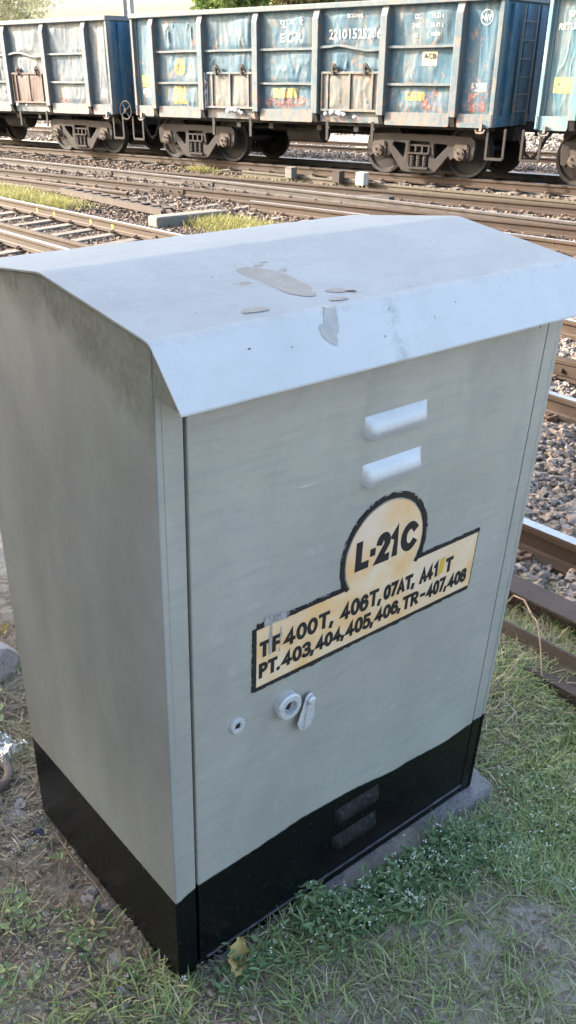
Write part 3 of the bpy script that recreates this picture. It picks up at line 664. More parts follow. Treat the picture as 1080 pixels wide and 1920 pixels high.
strokes(sb, seg((.262, 1.085), (.335, 1.072), 6), .018, -.0052, n_over=2); strokes(sb, seg((.283, 1.07), (.279, .985), 6), .010, -.0053, n_over=2); strokes(sb, seg((.313, 1.05), (.308, .98), 6), .007, -.0053, n_over=1)
sb.build('silver_smear', M['brushsilver'], sign)
# hand painted capitals drawn as brush strokes
def arc(cx, cy, rx, ry, a0, a1, n=18): return [(cx+rx*math.cos(math.radians(a0+(a1-a0)*i/n)), cy+ry*math.sin(math.radians(a0+(a1-a0)*i/n))) for i in range(n+1)]
GL = {'L': (.62, [[(0, 1), (0, 0), (.62, 0)]]), 'T': (.70, [[(0, 1), (.70, 1)], [(.35, 1), (.35, 0)]]), 'F': (.55, [[(.55, 1), (0, 1), (0, 0)], [(0, .52), (.46, .52)]]),
 '0': (.58, [arc(.29, .5, .29, .5, 90, 450, 32)]), '4': (.66, [[(.46, 0), (.46, 1), (0, .28), (.66, .28)]]), '6': (.58, [arc(.29, .5, .29, .5, 40, 180, 14)+[(0, .32)], arc(.29, .30, .29, .30, 90, 450, 26)]),
 '7': (.58, [[(0, 1), (.58, 1), (.18, 0)]]), 'A': (.68, [[(0, 0), (.34, 1), (.68, 0)], [(.13, .30), (.55, .30)]]), '1': (.16, [[(0, .80), (.16, 1), (.16, 0)]]), 'P': (.56, [[(0, 0), (0, 1), (.28, 1)]+arc(.28, .74, .28, .26, 90, -90)+[(0, .48)]]),
 'R': (.58, [[(0, 0), (0, 1), (.28, 1)]+arc(.28, .74, .28, .26, 90, -90)+[(0, .48)], [(.26, .48), (.58, 0)]]), '3': (.56, [arc(.26, .76, .27, .24, 150, -90, 20)[:-1]+[(.22, .52)], arc(.25, .26, .31, .26, 90, -150, 22)]),
 '5': (.56, [[(.52, 1), (.06, 1), (.03, .50)]+arc(.24, .31, .31, .31, 110, -145, 22)]), '8': (.56, [arc(.28, .76, .24, .24, 90, 450, 24), arc(.28, .26, .28, .26, 90, 450, 24)]),
 '2': (.58, [arc(.28, .72, .28, .28, 165, -25, 16)+[(0, 0), (.60, 0)]]), 'C': (.58, [arc(.32, .5, .32, .5, 42, 318, 26)]), '-': (.26, [[(0, .47), (.26, .47)]]), ',': (.06, [[(.08, .10), (.0, -.16)]]), '.': (.03, [[(0, .0), (.04, .02)]])}
def brush(mb, pts, wd, y, closed):
    P = [Vector(p) for p in pts]; n = len(P); vs = []
    for i, p in enumerate(P):
        a = P[i-1] if (i or closed) else p; b = P[(i+1) % n] if (i < n-1 or closed) else p
        d1 = (p-a).normalized() if (p-a).length > 1e-9 else (b-p).normalized(); d2 = (b-p).normalized() if (b-p).length > 1e-9 else d1
        n1, n2 = Vector((-d1.y, d1.x)), Vector((-d2.y, d2.x)); mt = (n1+n2); mt = mt.normalized() if mt.length > 1e-6 else n1; k = wd/2/max(.5, mt.dot(n1))
        e = Vector((0, 0))
        if not closed and i == 0: e = -d2*wd*.42
        if not closed and i == n-1: e = d1*wd*.42
        for s_ in (-1, 1): q = p+e+mt*s_*k*(1+rng.normal(0, .03)); vs.append((q.x, y, q.y))
    m_ = n if closed else n-1
    mb.add(vs, [(2*i, 2*i+1, 2*((i+1) % n)+1, 2*((i+1) % n)) for i in range(m_)])
LCOUNT = [0]
def paint_word(mb, word, x0, x1, z0, z1, wd):
    gap = .30; tot = sum(GL[c][0] for c in word)+gap*sum(.75 if c in ',.' else 1 for c in word[1:]); H = z1-z0-wd; W_ = x1-x0-wd; x = x0+wd/2
    for i, c in enumerate(word):
        gw, st_ = GL[c]; kx = W_/tot if tot else 0. if tot else 0
        if i: x += gap*kx*(.75 if c in ',.' else 1)
        sh = rng.normal(0, .0006)
        for pl in st_:
            cl = len(pl) > 3 and abs(pl[0][0]-pl[-1][0])+abs(pl[0][1]-pl[-1][1]) < 1e-4; pl = pl[:-1] if cl else pl
            LCOUNT[0] += 1; brush(mb, [(x+q[0]*kx, z0+sh+wd/2+q[1]*H) for q in pl], wd, -.0047-.00004*(LCOUNT[0] % 4), cl)
        x += gw*kx
lt = MB()
for wd_, z0_, z1_, row in ((.0215, 1.108, 1.191, (('L', .537, .585), ('-', .584, .606), ('2', .606, .655), ('1', .655, .684), ('C', .692, .752))),
        (.0110, .984, 1.032, (('T', .249, .280), ('F', .287, .316), ('400T,', .322, .478), ('406T,', .502, .643), ('07AT,', .650, .766), ('A4', .784, .838), ('1', .838, .855), ('T', .884, .916))),
        (.0104, .925, .970, (('PT.', .249, .313), ('403,', .318, .420), ('404,', .424, .520), ('405,', .524, .622), ('406,', .626, .722), ('TR', .727, .790), ('-', .795, .817), ('407,', .820, .903), ('408', .906, .984)))):
    for word, xa, xb in row: paint_word(lt, word, xa, xb, z0_+rng.normal(0, .001), z1_+rng.normal(0, .001), wd_)
lt.build('lettering', M['black'], sign)
# lock, keyhole and latch cover
lk = MB(); lk.lathe([(.036, .0), (.037, -.019), (.033, -.024), (.020, -.024), (.018, -.008), (0, -.008)], (.336, -.002, .811), 'Y', 40)
lock = lk.build('lock', M['silver'], dr, smooth=True)
k = MB(); k.prism([(.320, .804), (.333, .800), (.341, .797), (.346, .812), (.351, .828), (.338, .824), (.330, .815), (.322, .813)], -.0145, -.0095, 'XZ'); k.build('keyhole', M['dark'], lock)
lk = MB(); lk.lathe([(.021, .0), (.021, -.006), (.019, -.0085), (.0105, -.0085), (.0095, -.004), (0, -.004)], (.187, -.002, .820), 'Y', 32)
l2 = lk.build('keyhole_plate', M['silver'], dr, smooth=True)
k = MB(); k.prism([(.180, .813), (.193, .812), (.195, .826), (.183, .829)], -.0072, -.0055, 'XZ'); k.build('keyhole', M['dark'], l2)
lc = MB(); tear = [(.405+.016*math.cos(a), .800+.014*math.sin(a)) for a in np.linspace(0, math.pi, 9)]+[(.398-.034*math.cos(a)+.0, .742+.036*math.sin(a)) for a in np.linspace(0, -math.pi, 15)][0:15]
lc.prism(tear, -.011, -.004, 'XZ')
lc.v = [(x_, y_-(.436-x_)*.20, z_) for x_, y_, z_ in lc.v]; lo = lc.build('latch_cover', M['silver'], dr, bevel=.003, seg=3); lo.rotation_euler = (.10, .12, 0); lo.location = (-.097+.094, -.074, .052)
lo.location = (0, 0, 0); lo.rotation_euler = (0, 0, 0)
rv = MB(); rv.lathe([(.012, -.011), (.012, -.026), (.008, -.030), (0, -.030)], (.405, 0, .799), 'Y', 20); rv.bar((.395, -.021, .79), (.387, -.023, .716), .006, .006); rv.build('pivot', M['silver'], lo, smooth=True)

# plinth under the cabinet
pb = MB(); nu = 22
def plp(s, zz):
    x0, x1, y0, y1 = .03, 1.305, -.045, .88; rr_ = .055
    k = s*4; e = int(k) % 4; f = k-int(k); c = [(x0, y0), (x1, y0), (x1, y1), (x0, y1)]; p, q = Vector(c[e]), Vector(c[(e+1) % 4]); v = p.lerp(q, f)
    cx_, cy_ = min(max(v.x, x0+rr_), x1-rr_), min(max(v.y, y0+rr_), y1-rr_); d = Vector((v.x-cx_, v.y-cy_))
    if d.length > rr_: v = Vector((cx_, cy_))+d.normalized()*rr_
    return v
ring = 260; lev = [(-.30, 1.0), (-.16, 1.0), (-.12, 1.0), (-.09, 1.), (-.065, 1.), (-.045, 1.), (-.03, 1.), (-.015, .998), (-.004, .992), (-.001, .96), (-.001, .5)]
vs = []
for zz, sc in lev:
    for i in range(ring):
        v = plp(i/ring, zz); c0 = Vector((.66, .4)); v = c0+(v-c0)*sc; nz_ = noise.fractal(Vector((v.x*14, v.y*14, zz*14)), 1, 2, 5)*.014*(1 if zz > -.2 else 0); d = (v-c0).normalized()
        vs.append((v.x+d.x*nz_, v.y+d.y*nz_, zz-(abs(nz_)*.6 if zz > -.03 else 0)))
pb.add(vs, [(l*ring+i, l*ring+(i+1) % ring, (l+1)*ring+(i+1) % ring, (l+1)*ring+i) for l in range(len(lev)-1) for i in range(ring)]+[tuple((len(lev)-1)*ring+i for i in range(ring))])
po = pb.build('concrete_plinth', M['plinth'], smooth=True); po.rotation_euler = (.03765, .00971, 0)
tag(po, 'rough grey concrete plinth showing under the right front corner of the cabinet', 'plinth')

# ================================================================== wagons
YS = -1.518; YPAN = YS+.16
STF = [-.03, 1.60, 3.30, 5.0, 6.72, 8.43]; X0, X1 = -.76, 9.32
def dent(seed, amp):
    def f(x, z):
        v = Vector((x*1.6+seed*7.3, z*.7, seed*3.)); q = Vector((x*5.5+seed*3.1, z*1.5, seed))
        r = 1-abs(noise.noise(q))*2; r2 = 1-abs(noise.noise(Vector((x*2.6+z*1.1, z*1.3-x*.4, seed*5.))))*2
        return amp*(.055*noise.noise(v)+.03*max(0, r)**6*max(0, noise.noise(v*1.7+Vector((3, 1, 0)))+.3)+.022*max(0, r2)**6*max(0, noise.noise(v*1.3+Vector((0, 5, 2)))+.3)+.008*noise.noise(q*2.3))
    return f
def bogie(root, xc):
    bg = empty('bogie', (xc, 0, 0), parent=root)
    for sgn in (-1, 1):
        cu = bpy.data.curves.new('side_frame', 'CURVE'); cu.dimensions = '2D'; cu.fill_mode = 'BOTH'; cu.extrude = .045; cu.bevel_depth = .012; cu.bevel_resolution = 1
        outer = [(-1.30, .60), (-1.29, .72), (-1.20, .79), (-.45, .80), (.45, .80), (1.20, .79), (1.29, .72), (1.30, .60), (1.27, .40), (1.19, .36), (1.165, .56), (.84, .58), (.82, .40), (.76, .36), (.70, .44), (.42, .12), (.30, .085), (-.30, .085), (-.42, .12), (-.70, .44), (-.76, .36), (-.82, .40), (-.84, .58), (-1.165, .56), (-1.19, .36), (-1.27, .40)]
        holes = [[(-.66, .655), (-.36, .655), (-.33, .61), (-.36, .36), (-.41, .35), (-.68, .60)], [(.66, .655), (.68, .60), (.41, .35), (.36, .36), (.33, .61), (.36, .655)], [(-.25, .69), (.25, .69), (.25, .17), (-.25, .17)]]
        for poly in [outer]+holes:
            s = cu.splines.new('POLY'); s.points.add(len(poly)-1); s.use_cyclic_u = True
            for p, q in zip(s.points, poly): p.co = (q[0], q[1], 0, 1)
        ob = bpy.data.objects.new('side_frame', cu); COL.objects.link(ob); dg = bpy.context.evaluated_depsgraph_get(); dg.update(); me = bpy.data.meshes.new_from_object(ob.evaluated_get(dg)); bpy.data.objects.remove(ob)
        me.materials.clear(); me.materials.append(M['bogie']); me.transform(Matrix.Rotation(math.pi/2, 4, 'X')); me.name = 'side_frame'
        ob = bpy.data.objects.new('side_frame', me); COL.objects.link(ob); ob.parent = bg; ob.location = (0, sgn*1.07, 0)
        sp = MB()
        for x in (-.155, 0, .155):
            for ph in (0,):
                sp.tube([(x+.06*math.cos(a), sgn*1.09+.06*math.sin(a), .19+.033*a/2/math.pi) for a in np.linspace(0, 2*math.pi*7, 85)], .014, 6)
            sp.lathe([(.03, 0), (.03, .25)], (x, sgn*1.09, .19), 'Z', 8)
        sp.box(-.25, .25, sgn*1.09-.09, sgn*1.09+.09, .15, .19); sp.box(-.26, .26, sgn*1.09-.09, sgn*1.09+.09, .44, .47); sp.box(-.24, .24, sgn*1.08-.05, sgn*1.08+.04, .585, .62)
        for x in (-.24, -.08, .08, .24): sp.box(x-.02, x+.02, sgn*1.10-.05, sgn*1.10+.05, .47, .59)
        sp.build('spring_nest', M['bogie'], bg)
        if sgn < 0:
            dk = MB(); dk.box(-.9, .9, -.80, -.76, .12, .78); dk.box(-.25, .25, -1.0, 1.0, .50, .78); dk.build('bolster', M['under'], bg)
        for x in (-1, 1):
            ax = MB(); y = sgn*1.09
            ax.lathe([(.0, -.12*-sgn), (.07, .12*sgn), (.115, .11*sgn), (.12, .06*sgn), (.12, -.06*sgn)], (x, y, .47), 'Y', 20)
            for k in range(3):
                a = k*2.094+.4; ax.lathe([(0, .145*sgn), (.022, .145*sgn), (.022, .11*sgn)], (x+.065*math.cos(a), y, .47+.065*math.sin(a)), 'Y', 8)
            ax.box(x-.14, x+.14, y-.07, y+.07, .56, .66); ax.box(x-.17, x-.12, y-.06, y+.06, .40, .62); ax.box(x+.12, x+.17, y-.06, y+.06, .40, .62)
            ax.build('axle_box', M['bogierust'], bg, smooth=True)
    for x in (-1, 1):
        wh = MB()
        for sgn in (-1, 1):
            y = sgn*.80
            wh.lathe([(.08, .10*sgn), (.15, .085*sgn), (.20, .03*sgn), (.40, .015*sgn), (.435, .06*sgn), (.49, .065*sgn), (.502, .055*sgn), (.506, -.045*sgn), (.535, -.055*sgn), (.535, -.075*sgn), (.44, -.075*sgn), (.40, -.03*sgn), (.15, -.06*sgn)], (x, y, .503), 'Y', 56)
        wh.lathe([(.08, -1.0), (.08, 1.0)], (x, 0, .503), 'Y', 16)
        wh.build('wheel', M['wheel'], bg, smooth=True)
    return bg

def wagon(a0, label, body_m, trim_m, door_m, seed, marks, amp=1., handbrake=False):
    x, y = W2(a0, .838); root = empty('freight_wagon', (x, y, RT), TYAW)
    tag(root, label, 'wagon', 'open freight wagons of the train')
    bounds = [X0+.06]+STF+[X1-.06]; panels = []
    for i in range(7):
        x0, x1 = bounds[i]+.05, bounds[i+1]-.05; d = dent(seed*11+i, amp*(1 if 0 < i < 6 else .55)); zs = (1.19, 3.11)
        def pt(u, v, x0=x0, x1=x1, d=d, i=i):
            X = x0+(x1-x0)*u; Zz = zs[0]+(zs[1]-zs[0])*v; env = min(1, 8*u, 8*(1-u))*min(1, 14*v, 14*(1-v))
            if 0 < i < 6:
                for rz in ((2.39,) if i in (2, 4) else (2.39, 1.73)): env *= min(1, abs(Zz-rz)/.10+.08)
            return (X, YPAN-env*(d(X, Zz)+.02*amp), Zz)
        m = MB(); m.grid(pt, 44, 52); p = m.build('side_panel', body_m, root, smooth=True); p.data.polygons.foreach_set('use_smooth', [True]*len(p.data.polygons)); panels.append((p, pt, x0, x1))
    for xs in STF:                                                   # hat-section uprights with sloping heads
        m = MB(); m.prism([(YS, 1.16), (YS, 2.93), (YS+.07, 3.10), (YPAN+.01, 3.10), (YPAN+.01, 1.16)], xs-.08, xs+.08, 'YZ')
        m.box(xs-.11, xs-.08, YPAN-.018, YPAN+.01, 1.16, 3.1); m.box(xs+.08, xs+.11, YPAN-.018, YPAN+.01, 1.16, 3.1)
        m.build('stiffener', trim_m, root, bevel=.012)
        m = MB(); m.prism([(YS+.02, 1.155), (YS+.09, .99), (YPAN+.02, .99), (YPAN+.02, 1.155)], xs-.05, xs+.05, 'YZ'); m.box(xs-.09, xs+.09, YS+.10, YPAN, .985, 1.02); m.build('bracket', M['bogie'], root)
    for xc in (X0, X1):
        s = 1 if xc == X0 else -1
        m = MB(); m.box(min(xc, xc+s*.07), max(xc, xc+s*.07), YS+.05, YPAN+.05, 1.0, 3.1); m.box(min(xc+s*.07, xc+s*.13), max(xc+s*.07, xc+s*.13), YPAN-.03, YPAN+.05, 1.0, 3.1)
        for k in range(5): m.lathe([(0, -.016), (.014, -.014), (.016, 0)], (xc+s*.035, YS+.05, 1.03+.045*k), 'Y', 8)
        m.build('corner_post', trim_m, root, bevel=.006)
    for i in range(1, 6):
        xa, xb = STF[i-1]+.08, STF[i]-.08
        for rz in ((2.39,) if i in (2, 4) else (2.39, 1.73)):
            bent = (i == 4)
            m = MB(); n = 16
            for k in range(n):
                p = []
                for X in (xa+(xb-xa)*k/n, xa+(xb-xa)*(k+1)/n):
                    z = rz+((.05*math.sin((X-xa)*3.6)+.02*noise.noise(Vector((X*4, seed, 2)))) if bent else .008*noise.noise(Vector((X*2, seed, rz)))); p.append((X, z))
                m.prism([(p[0][0], p[0][1]-.022), (p[1][0], p[1][1]-.022), (p[1][0], p[1][1]+.022), (p[0][0], p[0][1]+.022)], YPAN-.095-(.02 if bent else 0), YPAN+.01)
            m.build('rib', trim_m, root)
    m = MB(); yr = YS+.015
    m.box(X0-.02, X1+.02, yr, yr+.13, 3.10, 3.20); m.box(X0-.02, X1+.02, -yr-.13, -yr, 3.10, 3.20)
    m.box(X0-.02, X0+.11, yr+.13, -yr-.13, 3.10, 3.20); m.box(X1-.11, X1+.02, yr+.13, -yr-.13, 3.10, 3.20); m.build('top_rail', trim_m, root, bevel=.012)
    m = MB()
    for i in range(7):
        xa, xb = bounds[i]+(.09 if i else .0), bounds[i+1]-(.09 if i < 6 else 0)
        if i in (2, 4): m.box(xa, xb, YPAN-.03, YPAN+.04, 1.0, 1.19); continue
        m.prism([(xa+.02, .985), (xb-.02, .985), (xb, 1.03), (xb, 1.20), (xa, 1.20), (xa, 1.03)], YPAN-.085, YPAN-.04)
        m.prism([(xa, 1.20), (xb, 1.20), (xb, 1.225), (xa, 1.225)], YPAN-.085, YPAN+.01)
    m.build('sill', trim_m, root)
    # far side and floor
    m = MB(); m.box(X0+.06, X1-.06, -YPAN-.02, -YPAN, 1.0, 3.1); m.box(X0+.06, X1-.06, YPAN+.02, -YPAN-.02, 1.0, 1.06); m.build('far_wall', body_m, root)
    # ends
    for xc, s in ((X0, 1), (X1, -1)):
        m = MB(); xw = xc+s*.05
        m.box(min(xw, xw+s*.03), max(xw, xw+s*.03), YPAN+.05, -YPAN-.05, 1.0, 3.10)
        for yy in (-1.0, -.42, .2, .8): m.prism([(yy-.09, min(xw, xw-s*.07)), (yy+.09, min(xw, xw-s*.07)), (yy+.09, max(xw, xw-s*.07)), (yy-.09, max(xw, xw-s*.07))], 1.0, 3.06, 'XY') if False else m.box(min(xw, xw-s*.07), max(xw, xw-s*.07), yy-.08, yy+.08, 1.0, 3.06)
        m.box(min(xw, xw-s*.06), max(xw, xw-s*.06), YPAN+.05, -YPAN-.05, 1.0, 1.2)
        m.build('end_wall', M['endblue'], root, bevel=.008)
    m = MB(); xl = X1+.03
    for yy in (-.70, -.12): m.box(xl, xl+.04, yy-.025, yy+.025, 1.0, 3.05)
    for zz in (2.78, 2.47, 2.16, 1.85, 1.55, 1.25): m.tube([(xl+.02, -.70, zz), (xl+.02, -.12, zz)], .014, 6)
    m.build('ladder', trim_m, root)
    for i in (2, 4):                                                # cargo doors
        xa, xb = STF[i-1]+.14, STF[i]-.07; m = MB(); yd = YPAN-.06
        for q in ((xa, xb, 1.21, 1.255), (xa, xb, 1.915, 1.96)): m.box(q[0], q[1], yd-.05, yd, q[2], q[3])
        for xx in (xa, xa+.16, (xa+xb)/2-.02, xb-.20, xb-.045): m.box(xx, xx+.045, yd-.045, yd, 1.255, 1.915)
        dd = m.build('cargo_door', trim_m if i == 2 else door_m, root, bevel=.006)
        de = dent(seed*5+i, 1.); m = MB(); m.grid(lambda u, v: (xa+.02+(xb-xa-.04)*u, yd-.012-.8*de(xa+(xb-xa)*u, 1.22+.7*v)*min(1, 8*u, 8*(1-u), 8*v, 8*(1-v)), 1.22+.7*v), 40, 24); m.build('door_sheet', door_m, dd, smooth=True)
        for xx in (xa+.33, xb-.36):
            m = MB(); m.box(xx-.03, xx+.03, yd-.09, yd-.045, 1.90, 2.02); m.prism([(xx-.05, 2.02), (xx+.12, 1.96), (xx+.13, 1.99), (xx+.02, 2.11), (xx-.05, 2.10)], yd-.075, yd-.03); m.lathe([(0, -.05), (.035, -.05), (.035, 0)], (xx, yd-.06, 2.03), 'Y', 10); m.build('hinge', M['rustd'], dd)
        m = MB()
        for k in range(9 if seed == 1 else 3):
            q = Vector((xa+.15+rng.uniform(0, .9)+.2*(i == 2), yd-.07, 1.17+rng.uniform(-.03, .03))); rr = rng.uniform(.03, .06)
            bm = bmesh.new(); bmesh.ops.create_icosphere(bm, subdivisions=2, radius=rr)
            m = MB(); vv = [(v.co.x*1.3*(1+.5*noise.noise(v.co*14+q*9))+q.x, v.co.y*.5+q.y, v.co.z*(1+.5*noise.noise(v.co*18+q*7))+q.z-abs(noise.noise(q*3))*.05) for v in bm.verts]; m.add(vv, [[v.index for v in f.verts] for f in bm.faces]); bm.free(); m.build('sealing_rag', M['rag'], dd, smooth=True)
        if seed == 1 and i == 2:
            for xx in (xa-.03, xb+.01):
                m = MB(); m.grid(lambda u, v: (xx+.06*u-.03+.03*noise.noise(Vector((v*6, u, xx))), yd-.06-.03*noise.noise(Vector((v*9, u*3, xx))), 1.2+.75*v), 4, 22); m.build('sealing_rag', M['rag'], dd, smooth=True)
        for xx, sl in ((xa+.20, .03), (xb-.12, .0)):
            m = MB(); m.box(xx-.035, xx+.035, yd-.05, yd-.02, .64, 1.03); m.lathe([(0, -.09), (.03, -.09), (.03, -.05)], (xx+.06, yd, .90), 'Y', 8)
            m.build('door_stop', M['bogie'], root)
    # underframe
    m = MB(); m.box(X0+.1, X1-.1, -.25, .25, .70, 1.0); m.box(X0+.05, X1-.05, -1.30, -1.22, .93, 1.0); m.box(X0+.05, X1-.05, 1.22, 1.30, .93, 1.0)
    for xx in (2.6, 3.6, 5.0, 6.0): m.box(xx-.06, xx+.06, -1.3, 1.3, .82, 1.0)
    m.lathe([(0, -.5), (.22, -.48), (.22, .48), (0, .5)], (4.2, -.62, .74), 'X', 18); m.tube([(2.0, -.75, .80), (7.0, -.75, .84)], .03, 6); m.tube([(2.0, .5, .75), (7.4, .5, .75)], .03, 6)
    m.build('underframe', M['under'], root)
    for xc, s in ((X0, -1), (X1, 1)):
        m = MB(); m.box(min(xc, xc+s*.5), max(xc, xc+s*.5), -.12, .12, .92, 1.12) if False else m.box(min(xc, xc+s*.40), max(xc, xc+s*.40), -.11, .11, .86, 1.06); m.box(min(xc+s*.32, xc+s*.46), max(xc+s*.32, xc+s*.46), -.19, .17, .80, 1.12); m.build('coupler', M['under'], root, bevel=.02)
        m = MB(); m.tube([(xc+s*.02, -.45, .95), (xc+s*.15, -.5, .80), (xc+s*.30, -.5, .50), (xc+s*.44, -.5, .40)], .035, 8); m.build('brake_hose', M['under'], root, smooth=True)
        m = MB(); m.bar((xc-s*.12, -1.36, .98), (xc-s*.12, -1.36, .42), .05, .03); m.bar((xc-s*.12, -1.36, .44), (xc+s*.25, -1.36, .44), .04, .05); m.bar((xc+s*.25, -1.36, .44), (xc+s*.25, -1.36, .98), .05, .03); m.build('step', M['bogie'], root)
        m = MB(); xx = xc-s*.22; m.bar((xx, YS+.04, 1.06), (xx, YS+.02, .93), .05, .05); m.tube([(xx-.10, YS+.01, .96), (xx-.08, YS+.01, .91), (xx, YS+.01, .895), (xx+.08, YS+.01, .91), (xx+.10, YS+.01, .96)], .02, 6); m.build('hook', M['doorgrey'], root)
    if handbrake:
        m = MB(); c = (X1+.42, -1.38, 1.10)
        m.tube([(c[0]+.21*math.cos(a), c[1], c[2]+.21*math.sin(a)) for a in np.linspace(0, 2*math.pi, 33)], .022, 8, cap=False)
        for k in range(4): a = k*math.pi/2+.6; m.bar(c, (c[0]+.2*math.cos(a), c[1], c[2]+.2*math.sin(a)), .035, .02)
        m.lathe([(0, -.05), (.05, -.04), (.05, .05)], c, 'Y', 12); m.tube([(c[0], c[1]+.03, c[2]), (c[0], -.9, c[2])], .025, 6); m.tube([(X1, -1.0, 1.1), (c[0], -1.0, 1.1)], .025, 6)
        m.build('handbrake_wheel', M['bogie'], root, smooth=True)
    for xc in (1.0, 7.524): bogie(root, xc)
    # markings lie on the dented sheets
    for mk in marks:
        i = mk[1]; p, pt, x0, x1 = panels[i]
        surf = lambda X, Zz, pt=pt, x0=x0, x1=x1: pt((X-x0)/(x1-x0), (Zz-1.19)/1.92)[1]
        m = MB()
        if mk[0] == 'text':
            _, _, txt, xa, xb, za, zb, mat, bold = mk; V, Fc = text_mesh(txt, xa, xb, za, zb, -.012, bold, surf); m.add(V, Fc); nm = 'lettering'
        elif mk[0] == 'rect':
            _, _, xa, xb, za, zb, mat = mk; m.grid(lambda u, v: (xa+(xb-xa)*u, surf(xa+(xb-xa)*u, za+(zb-za)*v)-.005, za+(zb-za)*v), 24, 18); nm = 'painted_patch'
        elif mk[0] == 'disc':
            _, _, xa, za, r0, r1, mat = mk; n = 40; nr = 6
            m.v = [(xa+(r0+(r1-r0)*k/nr)*math.cos(a), surf(xa+(r0+(r1-r0)*k/nr)*math.cos(a), za+(r0+(r1-r0)*k/nr)*math.sin(a))-.007, za+(r0+(r1-r0)*k/nr)*math.sin(a)) for k in range(nr+1) for a in np.linspace(0, 2*math.pi, n, endpoint=False)]
            m.f = [(k*n+q, k*n+(q+1) % n, (k+1)*n+(q+1) % n, (k+1)*n+q) for k in range(nr) for q in range(n)]; m.m = [0]*len(m.f); nm = 'emblem'
        o = m.build(nm, mat, p)
    return root
LT, L2 = M['letter'], M['letter2']
mid = [('disc', 1, .815, 2.06, 0, .18, M['patchY']), ('text', 1, '27', .70, .93, 1.99, 2.13, M['patchR'], .02), ('rect', 1, .55, .98, 1.28, 1.66, M['patchY']), ('rect', 0, -.53, -.23, 1.63, 1.90, M['patchY']), ('rect', 0, -.53, -.25, 1.40, 1.60, M['patchW']),
       ('rect', 3, 3.75, 4.45, 1.45, 1.64, M['patchY']), ('rect', 3, 3.55, 4.72, 1.28, 1.46, M['patchR']), ('text', 3, 'पू  म  रे', 3.94, 4.60, 2.83, 2.945, LT, .012), ('text', 3, 'E C R', 3.95, 4.57, 2.52, 2.69, LT, .02),
       ('text', 4, 'BOXNHL', 5.76, 6.15, 2.925, 2.995, LT, .012), ('text', 4, '22101525206', 5.28, 6.60, 2.555, 2.735, LT, .014), ('text', 5, 'CC', 7.36, 7.50, 2.86, 2.94, LT, .02), ('text', 5, '71.53 t', 7.76, 8.03, 2.86, 2.94, LT, .015), ('text', 5, 'TARE', 7.32, 7.50, 2.71, 2.785, LT, .015), ('text', 5, '20.45 t', 7.74, 8.03, 2.71, 2.785, LT, .015), ('text', 5, 'ABL', 7.33, 7.47, 2.55, 2.625, LT, .015), ('text', 5, '10.30M', 7.78, 8.0, 2.565, 2.63, LT, .015),
       ('rect', 5, 7.59, 7.93, 2.06, 2.30, M['patchC']), ('text', 5, 'ACB', 7.62, 7.91, 2.18, 2.27, M['black'], .02), ('rect', 5, 7.26, 7.70, 1.44, 1.60, M['patchY']), ('rect', 5, 7.66, 8.0, 1.27, 1.61, M['patchR']),
       ('disc', 6, 8.935, 2.84, .112, .128, M['letter']), ('text', 6, 'N|P', 8.82, 9.06, 2.79, 2.89, LT, .02), ('rect', 6, 8.75, 9.08, 1.62, 1.76, M['patchW']), ('rect', 6, 8.70, 9.10, 1.27, 1.58, M['patchR'])]
wagon(0, 'middle blue open freight wagon lettered E C R with peeling dented sides', M['bluemid'], M['bluetrim'], M['doorgrey'], 1, mid)
lw = [('rect', 6, 8.84, 9.08, 1.38, 1.58, M['patchW']), ('rect', 5, 7.1, 7.5, 1.26, 1.40, M['patchR'])]
wagon(-10.963, 'pale whitish freight wagon with brown door and handbrake wheel at left', M['paleleft'], M['paletrim'], M['doorbrown'], 2, lw, 1.1, True)
rw = [('text', 0, 'P.C', -.30, .06, 2.985, 3.075, L2, .02), ('text', 0, 'वापसी', -.42, -.08, 2.80, 2.90, L2, .012), ('text', 0, 'RETURN', -.56, -.09, 2.60, 2.70, L2, .02), ('rect', 0, -.52, -.10, 1.60, 1.86, M['patchY2'])]
wagon(10.963, 'light blue freight wagon cut off by the right edge, lettered RETURN', M['brightblue'], M['brighttrim'], M['doorgrey'], 3, rw, 1.)

# ================================================================== plants on the ground
def inside_cab(x, y, m=0.): return (x > -m) & (x < CW+m) & (y > -m) & (y < CD+m)
def clumps(n, fx, spread):
    out = []
    while len(out) < n:
        p = fx()
        if p is not None: out.append(p)
    return np.array(out)
def blades(name, P, ln, wd, lean, tint, mat, label, cat='grass', curl=1., az=None):
    n = len(P); az = rng.uniform(0, 6.283, n) if az is None else az; el = np.clip(rng.normal(lean, .30, n), .05, 1.5)
    d = np.c_[np.cos(az)*np.cos(el), np.sin(az)*np.cos(el), np.sin(el)]; side = np.c_[-np.sin(az), np.cos(az), rng.normal(0, .3, n)]
    side /= np.linalg.norm(side, axis=1)[:, None]; side *= wd[:, None]; L = ln[:, None]
    droop = np.c_[np.zeros(n), np.zeros(n), rng.uniform(.1, .55, n)*curl]*L
    hz = np.c_[np.cos(az), np.sin(az), np.zeros(n)]*L*.18*curl
    p1 = P+d*L*.4; p2 = P+d*L*.75-droop*.25+hz*.4; p3 = P+d*L-droop*.75+hz
    V = np.stack([P-side*.7, P+side*.7, p1-side, p1+side, p2-side*.65, p2+side*.65, p3], 1).reshape(-1, 3)
    b = np.arange(n)[:, None]*7
    o = np_mesh(name, V, [np.concatenate([b+np.array([0, 1, 3, 2]), b+np.array([2, 3, 5, 4])]), b+np.array([4, 5, 6])], mat, np.repeat(np.clip(tint, 0, 1), 7))
    return tag(o, label, cat, kind='stuff')
